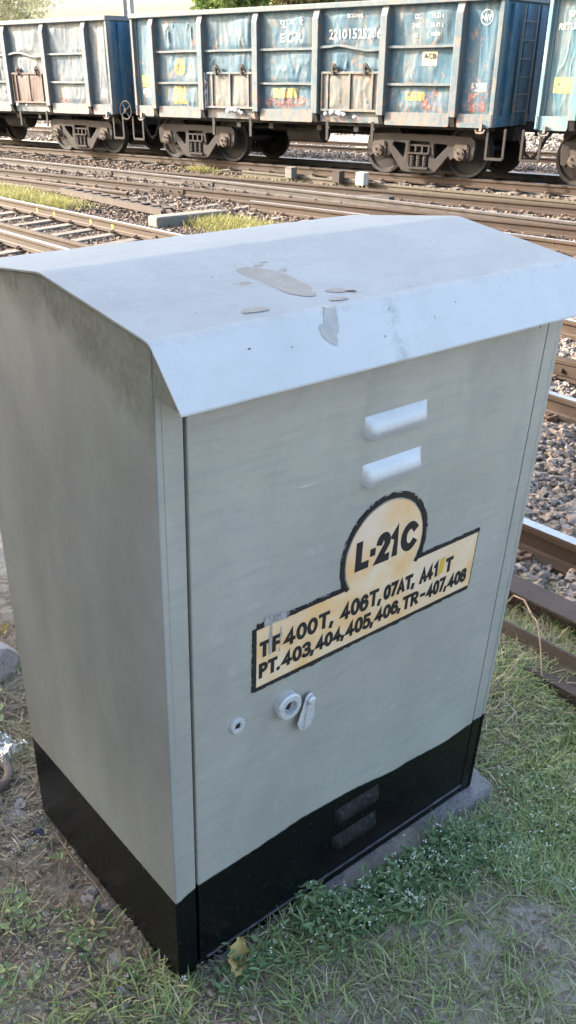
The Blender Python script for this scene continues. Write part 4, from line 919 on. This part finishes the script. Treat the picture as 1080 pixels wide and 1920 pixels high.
def patch_field(n, x0, x1, y0, y1, dens, scale=2.5, seed=0):
    """points thinned by a density function of noise"""
    out = []
    while len(out) < n:
        x, y = rng.uniform(x0, x1), rng.uniform(y0, y1)
        if inside_cab(x, y, .0) or (inside_cab(x, y, .1) and x > .5): continue
        v = .5+.5*noise.fractal(Vector((x*scale+seed, y*scale, seed)), 1, 2, 4)
        if rng.uniform() < dens(x, y, v): out.append((x, y))
    q = np.array(out); return q
def tufts(n, per, field, r):
    c = field(n); c = np.repeat(c, per, 0)+rng.normal(0, r, (n*per, 2)); az = None
    c = c[~inside_cab(c[:, 0], c[:, 1], .005)]; return np.c_[c, gh(c[:, 0], c[:, 1])-.004]
s01 = lambda a, b, x: float(sm(a, b, x))
# green tufts
def d_green(x, y, v):
    k = s01(.5, .72, v)*.35
    k += s01(.95, 1.2, x)*s01(.22, .06, y)*s01(-.75, -.5, y)*.75
    k += .9*math.exp(-((x-1.50)**2/.10+(y-.02)**2/.06))+.8*math.exp(-((x-1.95)**2/.06+(y-.25)**2/.05))+.75*math.exp(-((x+.10)**2/.012+(y-.01)**2/.010))
    k += .8*math.exp(-((x-1.05)**2/.06+(y+.25)**2/.02))+.6*math.exp(-((x+.33)**2/.015+(y-.40)**2/.02))+.7*math.exp(-((x-2.0)**2/.04+(y-.55)**2/.04))+.5*math.exp(-((x-.25)**2/.05+(y+.17)**2/.008))
    if x < .05 and y > .1: k *= .15
    if .1 < x < .8 and y < -.33: k = max(.18, k*.5)
    return min(k, 1)
P = tufts(2900, 11, lambda n: patch_field(n, -1.1, 2.55, -1.1, 1.6, d_green, 3, 2), .022)
blades('grass', P, rng.uniform(.03, .11, len(P)), rng.uniform(.0013, .0030, len(P)), .75, rng.beta(2, 2.5, len(P))+.05, M['grass'], 'short green grass tufts round the foot of the cabinet')
def d_dry(x, y, v): return min(1, s01(.36, .6, v)*(.9 if x > .3 else .3)+(.5 if x > 1.25 and y > .1 else 0)+(.35 if y < -.28 else 0))
P = tufts(3600, 9, lambda n: patch_field(n, -1.1, 2.55, -1.1, 1.8, d_dry, 3.5, 9), .03)
blades('dry_grass', P, rng.uniform(.03, .10, len(P)), rng.uniform(.0010, .0022, len(P)), .35, rng.beta(2, 2, len(P))*.5+.55, M['grass'], 'pale dry grass mixed through the green tufts')
P = tufts(9000, 3, lambda n: patch_field(n, -1.2, 2.55, -1.1, 2.4, lambda x, y, v: .55+.4*v if x < .2 else .35+.5*v, 4, 5), .03); P[:, 2] += rng.uniform(.002, .016, len(P))
blades('dry_straw', P, rng.uniform(.02, .085, len(P)), rng.uniform(.0010, .0030, len(P)), .06, rng.beta(1.5, 2, len(P)), M['straw'], 'brown straw and dead stalks littering the dirt', 'straw', curl=.25)
# straw beside the left rear
P = tufts(2200, 4, lambda n: patch_field(n, -.35, .5, .75, 3.2, lambda x, y, v: .4+.6*v, 4, 5), .04); P[:, 2] += rng.uniform(.002, .03, len(P))
blades('dry_straw', P, rng.uniform(.03, .11, len(P)), rng.uniform(.001, .0025, len(P)), .15, rng.beta(1.5, 2, len(P)), M['straw'], 'tangled dry stalks behind the left side of the cabinet', 'straw', curl=.5)
P = tufts(2600, 5, lambda n: patch_field(n, 1.25, 2.6, .02, 1.1, lambda x, y, v: .3+.7*v, 4, 11), .035); P[:, 2] += rng.uniform(.002, .025, len(P))
blades('dry_straw', P, rng.uniform(.03, .12, len(P)), rng.uniform(.001, .0028, len(P)), .22, rng.beta(1.6, 1.6, len(P)), M['straw'], 'tangled dry grass on the bank right of the cabinet', 'straw', curl=.8)
# grass between the loose rails
P = tufts(700, 10, lambda n: patch_field(n, 1.75, 3.0, -.3, 1.3, lambda x, y, v: .25+.75*s01(.4, .6, v) if -15.7 < AB(x, y)[1] < -14.75 else .04, 4, 6), .02)
blades('grass', P, rng.uniform(.05, .15, len(P)), rng.uniform(.001, .002, len(P)), .7, rng.beta(2, 2.5, len(P)), M['grass'], 'longer green grass growing between the two loose rails')
# sunlit yellow grass patches by the tracks
def far_patch(spots, n, label):
    Q = []
    for a, b, ra, rb, k in spots:
        u = rng.normal(0, .5, (int(n*k), 2)); p = O+(a+u[:, :1]*ra)*T+(b+u[:, 1:]*rb)*NV; Q.append(p)
    Q = np.concatenate(Q); P = np.c_[Q, gh(Q[:, 0], Q[:, 1])]
    blades('grass', P, rng.uniform(.10, .26, len(P)), rng.uniform(.003, .006, len(P)), .9, rng.beta(2, 2, len(P)), M['grassy'], label)
far_patch([(.5, -6.35, 1.8, .45, .45), (2.6, -6.8, 1.3, .4, .35), (-2, -5.9, 1.5, .4, .2), (3.8, -7.05, .6, .25, .1)], 11000, 'yellow green grass patch between the rails at upper left')
far_patch([(8.0, -6.95, .75, .40, .55), (9.0, -7.3, .7, .5, .3), (7.3, -6.75, .5, .25, .15)], 7000, 'yellow green grass patch beside the pale slab above the roof')
far_patch([(4.2, -1.9, 1.5, .12, .3), (1.6, -.8, .5, .12, .3), (7, -2.2, 2., .12, .4)], 2200, 'thin weeds along the rails in front of the wagons')

# flowering weeds: leaves and white florets
def weed(n, field, label, size=1., per=(9, 16), flowers=(0, 3)):
    c = field(n); LV = []; LT_ = []; SV = []; FV = []
    LF = []; FF = []
    for x, y in c:
        z = float(gh(x, y)); h = rng.uniform(.02, .075)*size; tn = rng.beta(2, 2); lx, ly = rng.normal(0, .02, 2)
        for k in range(rng.integers(*per)):
            t = rng.uniform(.15, 1); az = rng.uniform(0, 6.283); l = rng.uniform(.014, .032)*size; wv = l*rng.uniform(.15, .24); el = rng.uniform(-.1, .7)
            b = np.array([x+lx*t+rng.normal(0, .012), y+ly*t+rng.normal(0, .012), z+h*t]); d = np.array([math.cos(az)*math.cos(el), math.sin(az)*math.cos(el), math.sin(el)]); s = np.array([-math.sin(az), math.cos(az), 0])
            dn = np.array([0, 0, -1.])
            i = len(LV); LV += [b, b+d*l*.35-s*wv, b+d*l*.35+s*wv, b+d*l*.4+dn*l*.08, b+d*l*.75-s*wv*.75+dn*l*.06, b+d*l*.75+s*wv*.75+dn*l*.06, b+d*l+dn*l*.18]
            LF += [(i, i+1, i+3), (i, i+3, i+2), (i+1, i+4, i+3), (i+3, i+5, i+2), (i+3, i+4, i+6), (i+3, i+6, i+5)]; LT_ += [np.clip(tn+rng.normal(0, .15), 0, 1)]*7
        for k in range(rng.integers(*flowers)):
            p = np.array([x+lx+rng.normal(0, .02), y+ly+rng.normal(0, .02), z+h*rng.uniform(.8, 1.3)]); r = rng.uniform(.0020, .0038)
            for q in range(rng.integers(1, 5)):
                i = len(FV); c0 = p+rng.normal(0, .0028, 3)
                FV += [c0+v for v in np.array([(r, 0, 0), (-r, 0, 0), (0, r, 0), (0, -r, 0), (0, 0, r), (0, 0, -r)])]
                FF += [(i+a, i+b, i+4) for a, b in ((0, 2), (2, 1), (1, 3), (3, 0))]+[(i+b, i+a, i+5) for a, b in ((0, 2), (2, 1), (1, 3), (3, 0))]
    o = np_mesh('weed_leaves', np.array(LV), [np.array(LF)], M['herb'], np.array(LT_)); tag(o, 'leafy '+label, 'weeds', kind='stuff')
    if FV: o = np_mesh('white_florets', np.array(FV), [np.array(FF)], M['floret'], rng.uniform(0, 1, len(FV))); tag(o, 'tiny white florets of the '+label, 'flowers', kind='stuff')
g2 = lambda x, y, cx_, cy_, sx, sy: math.exp(-((x-cx_)**2/sx**2+(y-cy_)**2/sy**2)/2)
weed(260, lambda n: patch_field(n, .35, 1.9, -.6, .1, lambda x, y, v: min(1, g2(x, y, .74, -.12, .16, .055)+.9*g2(x, y, .56, -.14, .12, .05)+.35*g2(x, y, .95, -.18, .15, .05))*(.4+.8*v), 6, 3), 'weeds at the front right foot of the cabinet', 1.15)
weed(170, lambda n: patch_field(n, .9, 2.0, -.5, .4, lambda x, y, v: g2(x, y, 1.25, -.22, .3, .14)*(.3+.9*v), 6, 4), 'weeds spread through the grass at right', .9, (4, 9), (1, 3))
weed(22, lambda n: patch_field(n, -.1, .35, -.25, .0, lambda x, y, v: g2(x, y, .17, -.10, .08, .035), 6, 5), 'weeds below the front door corner', 1.1, (7, 12), (0, 2))
weed(26, lambda n: patch_field(n, -.6, .0, .1, .7, lambda x, y, v: g2(x, y, -.30, .36, .09, .10)+.4*g2(x, y, -.03, .68, .03, .06), 6, 6), 'weeds left of the black foot', 1.2, (6, 12), (0, 3))
# fallen florets on the dirt at left
q = patch_field(900, -.8, .05, .1, .95, lambda x, y, v: s01(.45, .7, v)*.8+.08, 6, 7)
FV = []; FF = []
for x, y in q:
    for _ in range(rng.integers(1, 4)):
        i = len(FV); r = rng.uniform(.0014, .0034); c0 = np.array([x, y, float(gh(x, y))+.014])+rng.normal(0, .004, 3); FV += [c0+v for v in np.array([(r, 0, 0), (-r, 0, 0), (0, r, 0), (0, -r, 0), (0, 0, r), (0, 0, -r)])]
        FF += [(i+a, i+b, i+4) for a, b in ((0, 2), (2, 1), (1, 3), (3, 0))]
tag(np_mesh('dry_florets', np.array(FV), [np.array(FF)], M['floret'], np.random.default_rng(3).uniform(.3, 1, len(FV))), 'dried whitish florets scattered on the dirt at left', 'flowers', kind='stuff')
P = patch_field(2600, -1.1, 2.4, -1.1, 1.6, lambda x, y, v: .2+.6*s01(.4, .7, v), 5, 8); P = np.c_[P, gh(P[:, 0], P[:, 1])+.002]
stones('pebbles', P, rng.uniform(.002, .008, len(P))*rng.choice([1, 1, 1, 2], len(P)), 'small pebbles and crumbs of earth around the cabinet')

def flakes(n, field, label):
    q = field(n); P = np.c_[q, gh(q[:, 0], q[:, 1])+rng.uniform(.008, .026, n)]; u = rng.normal(0, 1, (n, 3)); u[:, 2] *= .35; u /= np.linalg.norm(u, axis=1)[:, None]
    k = np.c_[rng.normal(0, .35, (n, 2)), np.ones(n)]; v = np.cross(k, u); v /= np.linalg.norm(v, axis=1)[:, None]; s = rng.uniform(.003, .009, (n, 1))*rng.choice([.6, 1, 1, 1.6], (n, 1)); up = np.cross(u, v)
    V = np.stack([P-u*s, P-u*s*.3+v*s*.5+up*s*.2, P+u*s*.5+v*s*.4, P+u*s+up*s*.3, P+u*s*.3-v*s*.5+up*s*.1, P-u*s*.5-v*s*.35], 1).reshape(-1, 3); b = np.arange(n)[:, None]*6
    tag(np_mesh('leaf_litter', V, [b+np.arange(6)], M['straw'], np.repeat(rng.beta(1.3, 2.2, n), 6)), label, 'litter', kind='stuff')
flakes(11000, lambda n: patch_field(n, -1.0, .1, -.5, 1.8, lambda x, y, v: .25+.7*v, 5, 3), 'brown crumbled leaf litter on the dirt left of the cabinet')
flakes(7000, lambda n: patch_field(n, .0, 2.4, -1.1, .6, lambda x, y, v: .1+.7*v, 5, 4), 'pale crumbled leaf litter in front of the cabinet')
# ================================================================== small things on the ground
def rock(name, loc, size, label, cat='stone', mat='rock', group=None, seed=0, squash=(1, 1, .5), rz=0):
    bm = bmesh.new(); bmesh.ops.create_icosphere(bm, subdivisions=3, radius=1); rr_ = random.Random(seed)
    planes = [(Vector((rr_.gauss(0, 1), rr_.gauss(0, 1), rr_.gauss(0, 1))).normalized(), rr_.uniform(.5, .85)) for _ in range(11)]
    for v in bm.verts:
        for nrm, d in planes:
            k = v.co.dot(nrm)
            if k > d: v.co -= nrm*(k-d)
        v.co += v.co.normalized()*.05*noise.noise(v.co*4+Vector((seed, 0, 0)))
        v.co = Vector((v.co.x*squash[0], v.co.y*squash[1], v.co.z*squash[2]))*size
    m = MB(); m.add([v.co[:] for v in bm.verts], [[v.index for v in f.verts] for f in bm.faces]); bm.free()
    o = m.build(name, M[mat], smooth=True); o.data.set_sharp_from_angle(angle=math.radians(25)); o.location = loc; o.rotation_euler = (0, 0, rz); return tag(o, label, cat, group)
def gz(x, y): return float(gh(x, y))
rock('stone', (.16, 1.66, .03), .17, 'large pale boulder behind the left side of the cabinet', seed=4, squash=(1, .9, .75))
rock('stone', (-.115, .985, .0), .075, 'flat grey stone beside the iron clamp', seed=5, squash=(1, .7, .22), rz=.6)
rock('stone', (-.075, .86, .0), .065, 'flat slate coloured stone below the iron clamp', seed=6, squash=(1, .8, .25))
rock('stone', (.008-.05, .90, .0), .042, 'small upright stone touching the rear of the black foot', seed=7, squash=(1, .8, .6))
rock('stone', (-.10, .73, .0), .035, 'pale stone next to the dark blue scrap', seed=8, squash=(1, .9, .4))
rock('stone', (-.055, .395, .002), .036, 'smooth grey stone on the bare dirt by the cabinet', seed=9, squash=(.8, 1, .45), rz=.5)
rock('stone', (-.03, .44, 0), .034, 'flat stone just behind the smooth grey one', seed=10, squash=(1, .9, .2))
rock('stone', (-.20, .56, 0), .03, 'small brownish stone among the fallen florets', seed=11, squash=(1, .7, .5))
rock('stone', (.70, -.19, -.06), .055, 'whitish stone half hidden in the flowering weeds', seed=12, mat='slab', squash=(1, .7, .5))
rock('stone', (-.10, .17, .0), .05, 'grey stone in the grass near the front corner', seed=13, squash=(1, .7, .3))
rock('stone', (1.13, -.42, -.07), .035, 'dark stone in the grass at right', seed=14, squash=(1, .8, .6))
def leaf(loc, L, wd, rz, mat, label, curl=.4, tilt=.2, group=None):
    m = MB(); n = 14; prof_ = lambda t: math.sin(math.pi*min(1, t*1.02)**.8)**.8*(1+.25*math.sin(t*31))
    m.grid(lambda u, v: ((u-.5)*L, (v-.5)*wd*prof_(u)+.0, curl*wd*((2*v-1)**2)*prof_(u)*.5+.012*math.sin(u*9)+.008*noise.noise(Vector((u*6, v*6, L*99)))), n, 8)
    m.tube([(-.5*L, 0, .0), (-.5*L-.012, .003, .006)], .0011, 5)
    o = m.build('dead_leaf', M[mat], smooth=True); o.location = loc; o.rotation_euler = (tilt, -.15, rz); return tag(o, label, 'leaf', group)
leaf((.155, -.06, .04), .12, .055, .75, 'leafyellow', 'crumpled yellow dead leaf against the bottom edge of the door', .6, .25)
leaf((.685, -.315, -.045), .05, .032, .4, 'leaforange', 'orange brown dead leaf below the flowering weeds', .8, .2)
leaf((.36, 1.90, .03), .09, .045, .2, 'leafyellow', 'bright yellow leaf at the left edge behind the cabinet', .3, .1)
leaf((-.15, .05, .012), .07, .045, 1.2, 'leafgray', 'grey curled leaf on the dirt beside the grass tuft', .6, .1)
leaf((-.05, .345, .012), .06, .035, 2.0, 'leafgray', 'pale folded leaf in front of the smooth grey stone', .9, .3)
# green broad leaves at the left edge
m = MB()
for dx, dy, dz, s in ((0, 0, 0, .03), (-.05, .05, .02, .035), (-.02, -.05, -.01, .028), (.03, .06, .03, .024)):
    m.grid(lambda u, v: (dx+(u-.5)*s*1.6, dy+(v-.5)*s*1.6*math.sin(math.pi*max(.05, min(.95, u)))**.6, .045+dz+.1*(u-.5)**2*s*8), 8, 6); m.tube([(dx, dy, .045+dz), (0, 0, -.02)], .0015, 5)
o = m.build('broadleaf_plant', M['herb'], smooth=True); o.location = (.10, 1.36, .02); at = o.data.attributes.new('tint', 'FLOAT', 'POINT'); at.data.foreach_set('value', [.55]*len(o.data.vertices)); tag(o, 'small plant with round green leaves in front of the pale boulder', 'plant')
# iron clamp with pipe end, plastic bag, scrap
cl = empty('iron_clamp', (-.075, 1.05, .03), .5); tag(cl, 'rusty iron clamp ring with a short pipe at the left edge', 'clamp')
m = MB(); m.tube([(.075*math.cos(a), .06*math.sin(a), .0) for a in np.linspace(-2.2, 1.9, 22)], .017, 10); m.build('ring', M['hose'], cl, smooth=True)
m = MB(); m.tube([(-.16, .03, .02), (.01, .0, .025)], .034, 16); m.build('pipe', M['hose'], cl, smooth=True)
m = MB(); m.grid(lambda u, v: ((u-.5)*.17, (v-.5)*.15, .022+.03*noise.fractal(Vector((u*4, v*4, 2)), 1, 2, 4)+.02*math.sin(u*3.1)), 30, 30)
o = m.build('plastic_bag', M['bag'], smooth=True); o.location = (.005, 1.17, .012); o.rotation_euler = (.1, 0, .5); tag(o, 'crumpled clear plastic bag against the rear of the black foot', 'plastic bag')
m = MB(); m.tube([(0, -.03, .008), (.006, -.01, .014), (-.002, .012, .012), (.004, .035, .006)], [.006, .012, .011, .004], 8); m.tube([(.012, -.028, .006), (.012, 0, .012), (.008, .03, .006)], [.004, .008, .003], 7)
o = m.build('cloth_scrap', M['scrap'], smooth=True); o.location = (-.055, .735, .006); o.rotation_euler = (0, 0, .35); tag(o, 'dark blue twisted scrap of cloth on the dirt', 'scrap')
# twigs
def twig(pts, r, label): m = MB(); m.tube(pts, [r*(1-.55*i/(len(pts)-1)) for i in range(len(pts))], 6); o = m.build('twig', M['twig'], smooth=True); return tag(o, label, 'twig')
twig([(-.01, .70, .02), (-.02, .55, .018), (-.015, .42, .02), (-.03, .25, .016), (-.02, .12, .012)], .003, 'long dry stem lying along the black foot of the cabinet')
twig([(-.45, .62, .012), (-.3, .52, .016), (-.18, .40, .012)], .0035, 'straight dry twig on the litter at far left')
twig([(-.06, .22, .012), (-.09, .15, .014), (-.115, .10, .011)], .004, 'short dark twig beside the front grass tuft')
twig([(-.30, .16, .015), (-.2, .14, .018), (-.08, .09, .012)], .005, 'thick dead stalk lying across the lower left')
v0 = [(2.16, .62, .02), (2.17, .56, .13), (2.13, .48, .16), (2.08, .40, .14), (2.03, .34, .16), (1.97, .27, .10), (1.90, .20, .02), (1.86, .22, -.02)]
m = MB(); m.tube(v0, [.0042, .004, .0045, .004, .0035, .0035, .003, .003], 7); m.tube([v0[3], (2.05, .43, .18)], .003, 5); m.tube([v0[4], (2.05, .30, .13)], .003, 5)
tag(m.build('vine_stem', M['twig'], smooth=True), 'dry pinkish vine stem arching over the loose rail', 'vine')

# a single upright grass stalk in front of the corner
m = MB(); base = Vector((-.055, -.015, 0)); tip = base+Vector((.004, .01, .135)); m.tube([base, base.lerp(tip, .5)+Vector((.006, 0, 0)), tip], [.0016, .0013, .0007], 5)
for k in range(13):
    t = .25+.75*k/13; p = base.lerp(tip, t); s = 1 if k % 2 else -1; l = .03*(1.25-t); d = Vector((.78*s*.8, -.62*s*.8, .55)); q = Vector((.0, .0, .0014))
    m.add([p-q, p+q, p+d*l*.6+q*1.3, p+d*l, p+d*l*.6-q*1.3], [(0, 1, 2, 3, 4)])
o = m.build('grass_stalk', M['grass']); at = o.data.attributes.new('tint', 'FLOAT', 'POINT'); at.data.foreach_set('value', [.75]*len(o.data.vertices)); tag(o, 'tall feathery grass stalk in front of the black corner', 'grass stalk')

# ================================================================== things among the tracks
def marker(px, a, b, mat, label, wd=.18, h=.21):
    x, y = W2(a, b); r_ = empty('marker_box', (x, y, gz(x, y)), TYAW); tag(r_, label, 'marker box')
    m = MB(); m.box(-wd/2, wd/2, -.10, .10, .12, .12+h); m.box(-wd/2-.008, wd/2+.008, -.108, .108, .12+h, .13+h); m.build('housing', mat, r_, bevel=.012)
    for s in (-1, 1): m = MB(); m.box(s*wd*.3-.02, s*wd*.3+.02, -.03, .03, -.03, .12); m.build('leg', M['oily'], r_)
marker(0, 4.9, -1.35, M['slab'], 'pale grey marker box on legs, left of the three by the rail'); marker(0, 6.25, -1.42, M['rustd'], 'dark rusty marker box on legs, between two pale ones')
M['whitebox'] = blotch('white_paint', (.55, .54, .51), (.45, .43, .40), (.22, .2, .17), scale=9, rough=.6)
marker(0, 6.95, -1.55, M['whitebox'], 'white painted marker box by the rail, right of the dark one', .19, .23)
m = MB(); m.prism([(-.9, -.02), (.55, -.02), (.55, .13), (.35, .16), (-.1, .12)], -.09, .09, 'XZ'); o = m.build('rail_heel_block', M['oily'], bevel=.02); x, y = W2(8.3, -3.35); o.location = (x, y, SL+.01); o.rotation_euler = (0, 0, TYAW-.03); tag(o, 'dark sloping iron block between the shiny and rusty turnout rails', 'rail block')
# pale slab beside the grass
x, y = W2(7.05, -7.22); m = MB(); m.box(-.62, .70, -.16, .16, -.05, .17); o = m.build('concrete_slab', M['slab'], bevel=.035, seg=3); p0, p1 = np.array([7.45, 11.85]), np.array([8.85, 11.75]); c = (p0+p1)/2
o.location = (c[0], c[1], gz(*c)); o.rotation_euler = (0, 0, math.atan2(*(p1-p0)[::-1])); tag(o, 'long pale concrete slab lying by the yellow grass', 'slab')
# slotted plate walkway
p0, p1 = np.array([8.42, 16.4]), np.array([8.22, 12.35]); L = float(np.hypot(*(p1-p0))); st_ = empty('slotted_plate', (p0[0], p0[1], .045), math.atan2(*(p1-p0)[::-1])); tag(st_, 'long slotted metal plate on supports ending over a dark gap', 'walkway plate')
m = MB(); m.box(0, L, -.15, -.11, 0, .02); m.box(0, L, .11, .15, 0, .02)
for k in range(11): xx = L*k/10.6; m.box(xx, xx+.12, -.11, .11, 0, .02)
m.build('plate', M['rustd'], st_); m = MB(); m.box(0, L-.05, -.15, -.13, -.09, -.001); m.box(0, L-.05, .13, .15, -.09, -.001); m.build('edge_channel', M['rustd'], st_)
for xx in (.4, 1.7, 3.0): m = MB(); m.box(xx, xx+.12, -.13, .13, -.20, -.002); m.build('support', M['oily'], st_)
# yellow paint dabs on the near rail
r8 = [o for o in bpy.data.objects if o.get('label', '').startswith('near rail with yellow')][0]
pp = rail_path(RAILP['R8'])
for aa in (4.55, 5.15, 6.35, 7.0):
    a_, b_ = aa, at_rail('R8', aa); x, y = W2(a_, b_); x2, y2 = W2(aa+.1, at_rail('R8', aa+.1)); ang = math.atan2(y2-y, x2-x)
    m = MB(); m.lathe([(0, 0), (.032, 0), (.036, .002)], (0, 0, 0), 'Y', 14); o = m.build('yellow_mark', M['yellow'], r8); o.location = (x-r8.location.x+math.sin(ang)*.0125, y-r8.location.y-math.cos(ang)*.0125, -.163+.077); o.rotation_euler = (0, 0, ang)
x, y = W2(13.05, -5.98); 
leaf((x, y-.1, RT-.06), .16, .13, .4, 'leafyellow', 'yellow leaf beside the rusty rail at the right edge of the roof', .5, .6)

# ================================================================== trees, poles and wires beyond the wagons, plus unseen trees at left
def tree(x, y, H, cr, cz, mat, n, leafsz, label, group=None, seed=0, clumpn=60, trunk_r=.2, limbs=7, dens=.42, squash=.8):
    r_ = random.Random(seed); R_ = np.random.default_rng(seed)
    root = empty('tree', (x, y, gz(x, y))); tag(root, label, 'tree', group)
    m = MB(); tp = [(0, 0, -.2), (.1, 0, H*.2), (-.05, .1, H*.45), (0, 0, H*.7)]; m.tube(tp, [trunk_r, trunk_r*.85, trunk_r*.6, trunk_r*.3], 10)
    for k in range(limbs):
        a = k*2.4+r_.random(); z0 = H*(.25+.06*k); e = (math.cos(a)*cr*.75, math.sin(a)*cr*.75, z0+cr*.5*r_.uniform(.4, 1.3)); m.tube([(0, 0, z0), (e[0]*.45, e[1]*.45, z0+(e[2]-z0)*.35), e], [trunk_r*.4, trunk_r*.25, trunk_r*.08], 7)
    m.build('trunk', M['bark'], root, smooth=True)
    d = R_.normal(0, 1, (clumpn, 3)); d /= np.linalg.norm(d, axis=1)[:, None]; c = d*(R_.uniform(.25, 1, clumpn)**.5)[:, None]*cr*np.array([1, 1, squash])+np.array([0, 0, cz])
    ci = R_.integers(0, clumpn, n); P = c[ci]+R_.normal(0, cr*dens*.35, (n, 3)); ctint = R_.normal(.45, .2, clumpn)
    u = R_.normal(0, 1, (n, 3)); u /= np.linalg.norm(u, axis=1)[:, None]; v = np.cross(u, R_.normal(0, 1, (n, 3))); v /= np.linalg.norm(v, axis=1)[:, None]; s = R_.uniform(.6, 1.3, (n, 1))*leafsz
    V = np.stack([P-u*s, P+v*s*.42, P+u*s, P-v*s*.42], 1).reshape(-1, 3); b = np.arange(n)[:, None]*4
    o = np_mesh('crown', V, [b+np.array([0, 1, 2, 3])], mat, np.repeat(np.clip(ctint[ci]+R_.normal(0, .15, n), 0, 1), 4)); o.parent = root
    return root
tree(19.4, 43.0, 8.0, 2.7, 5.6, M['leafpale'], 9000, .13, 'glare-whitened tree between the two grey poles, upper left', None, 1)
tree(15.6, 45.5, 8.0, 1.6, 6.0, M['leafgreen'], 3000, .14, 'darker green tree at the very left, behind the thin pole', None, 2)
tree(32.4, 42.0, 10, 2.1, 6.2, M['leafgreen'], 11000, .17, 'bright green tree above the middle wagon, left part', 'trees over the middle wagon', 3)
tree(37.2, 40.6, 10, 2.8, 6.4, M['leafred'], 14000, .17, 'reddish flowering tree above the E C R bay', 'trees over the middle wagon', 4)
tree(-7.0, 11.4, 10.5, 4.5, 7.3, M['leafgreen'], 26000, .22, 'large dense leafy tree whose shade covers the cabinet', None, 5, 140, .3)
tree(-5.3, 1.0, 8, 3.1, 3.5, M['leafgreen'], 15000, .22, 'second leafy tree, added out of view to darken the left of the cabinet', None, 6, 90, .25)  # unseen tree added to block sky light from the cabinet's left face
tree(-5.6, 6.6, 8, 2.9, 3.6, M['leafgreen'], 12000, .22, 'third leafy bushy tree, added out of view to dim the left of the cabinet', None, 7, 80, .25)  # another unseen tree, added to darken the same left face
def pole(x, y, H, wd, label, lattice=False):
    r_ = empty('utility_pole', (x, y, gz(x, y)), TYAW); tag(r_, label, 'pole')
    m = MB()
    if lattice:
        for s in (-1, 1): m.box(s*wd/2-.06, s*wd/2+.06, -.10, .10, -.3, H)
        for k in range(int(H/.6)): m.bar((-wd/2, 0, k*.6), (wd/2, 0, k*.6+.3), .05, .03); m.bar((wd/2, 0, k*.6+.3), (-wd/2, 0, k*.6+.6), .05, .03)
    else: m.lathe([(wd/2, -.3), (wd/2*.8, H), (0, H)], (0, 0, 0), 'Z', 14)
    m.build('mast', M['pole'], r_, smooth=not lattice)
    m = MB(); m.bar((0, 0, H-1), (0, -2.4, H-.4), .07, .07); m.bar((0, 0, H-2.2), (0, -2.4, H-.6), .05, .05); m.build('bracket_arm', M['pole'], r_)
pole(15.7, 34.9, 8.5, .17, 'thin grey pole at the upper left corner'); pole(19.9, 32.2, 8.5, .36, 'thick grey lattice mast beyond the gap between the left wagons', True)
for k, (zz, bb) in enumerate(((5.0, 12.2), (5.6, 12.2), (6.1, 12.6), (5.35, 13.4))):
    m = MB(); pts = [(*W2(a, bb), zz+.25*((a+10)/30)**2) for a in np.linspace(-40, 25, 20)]; m.tube(pts, .013, 5, cap=False); tag(m.build('overhead_wire', M['wire']), 'thin grey overhead wire crossing the white sky', 'wire', 'overhead wires beyond the wagons')
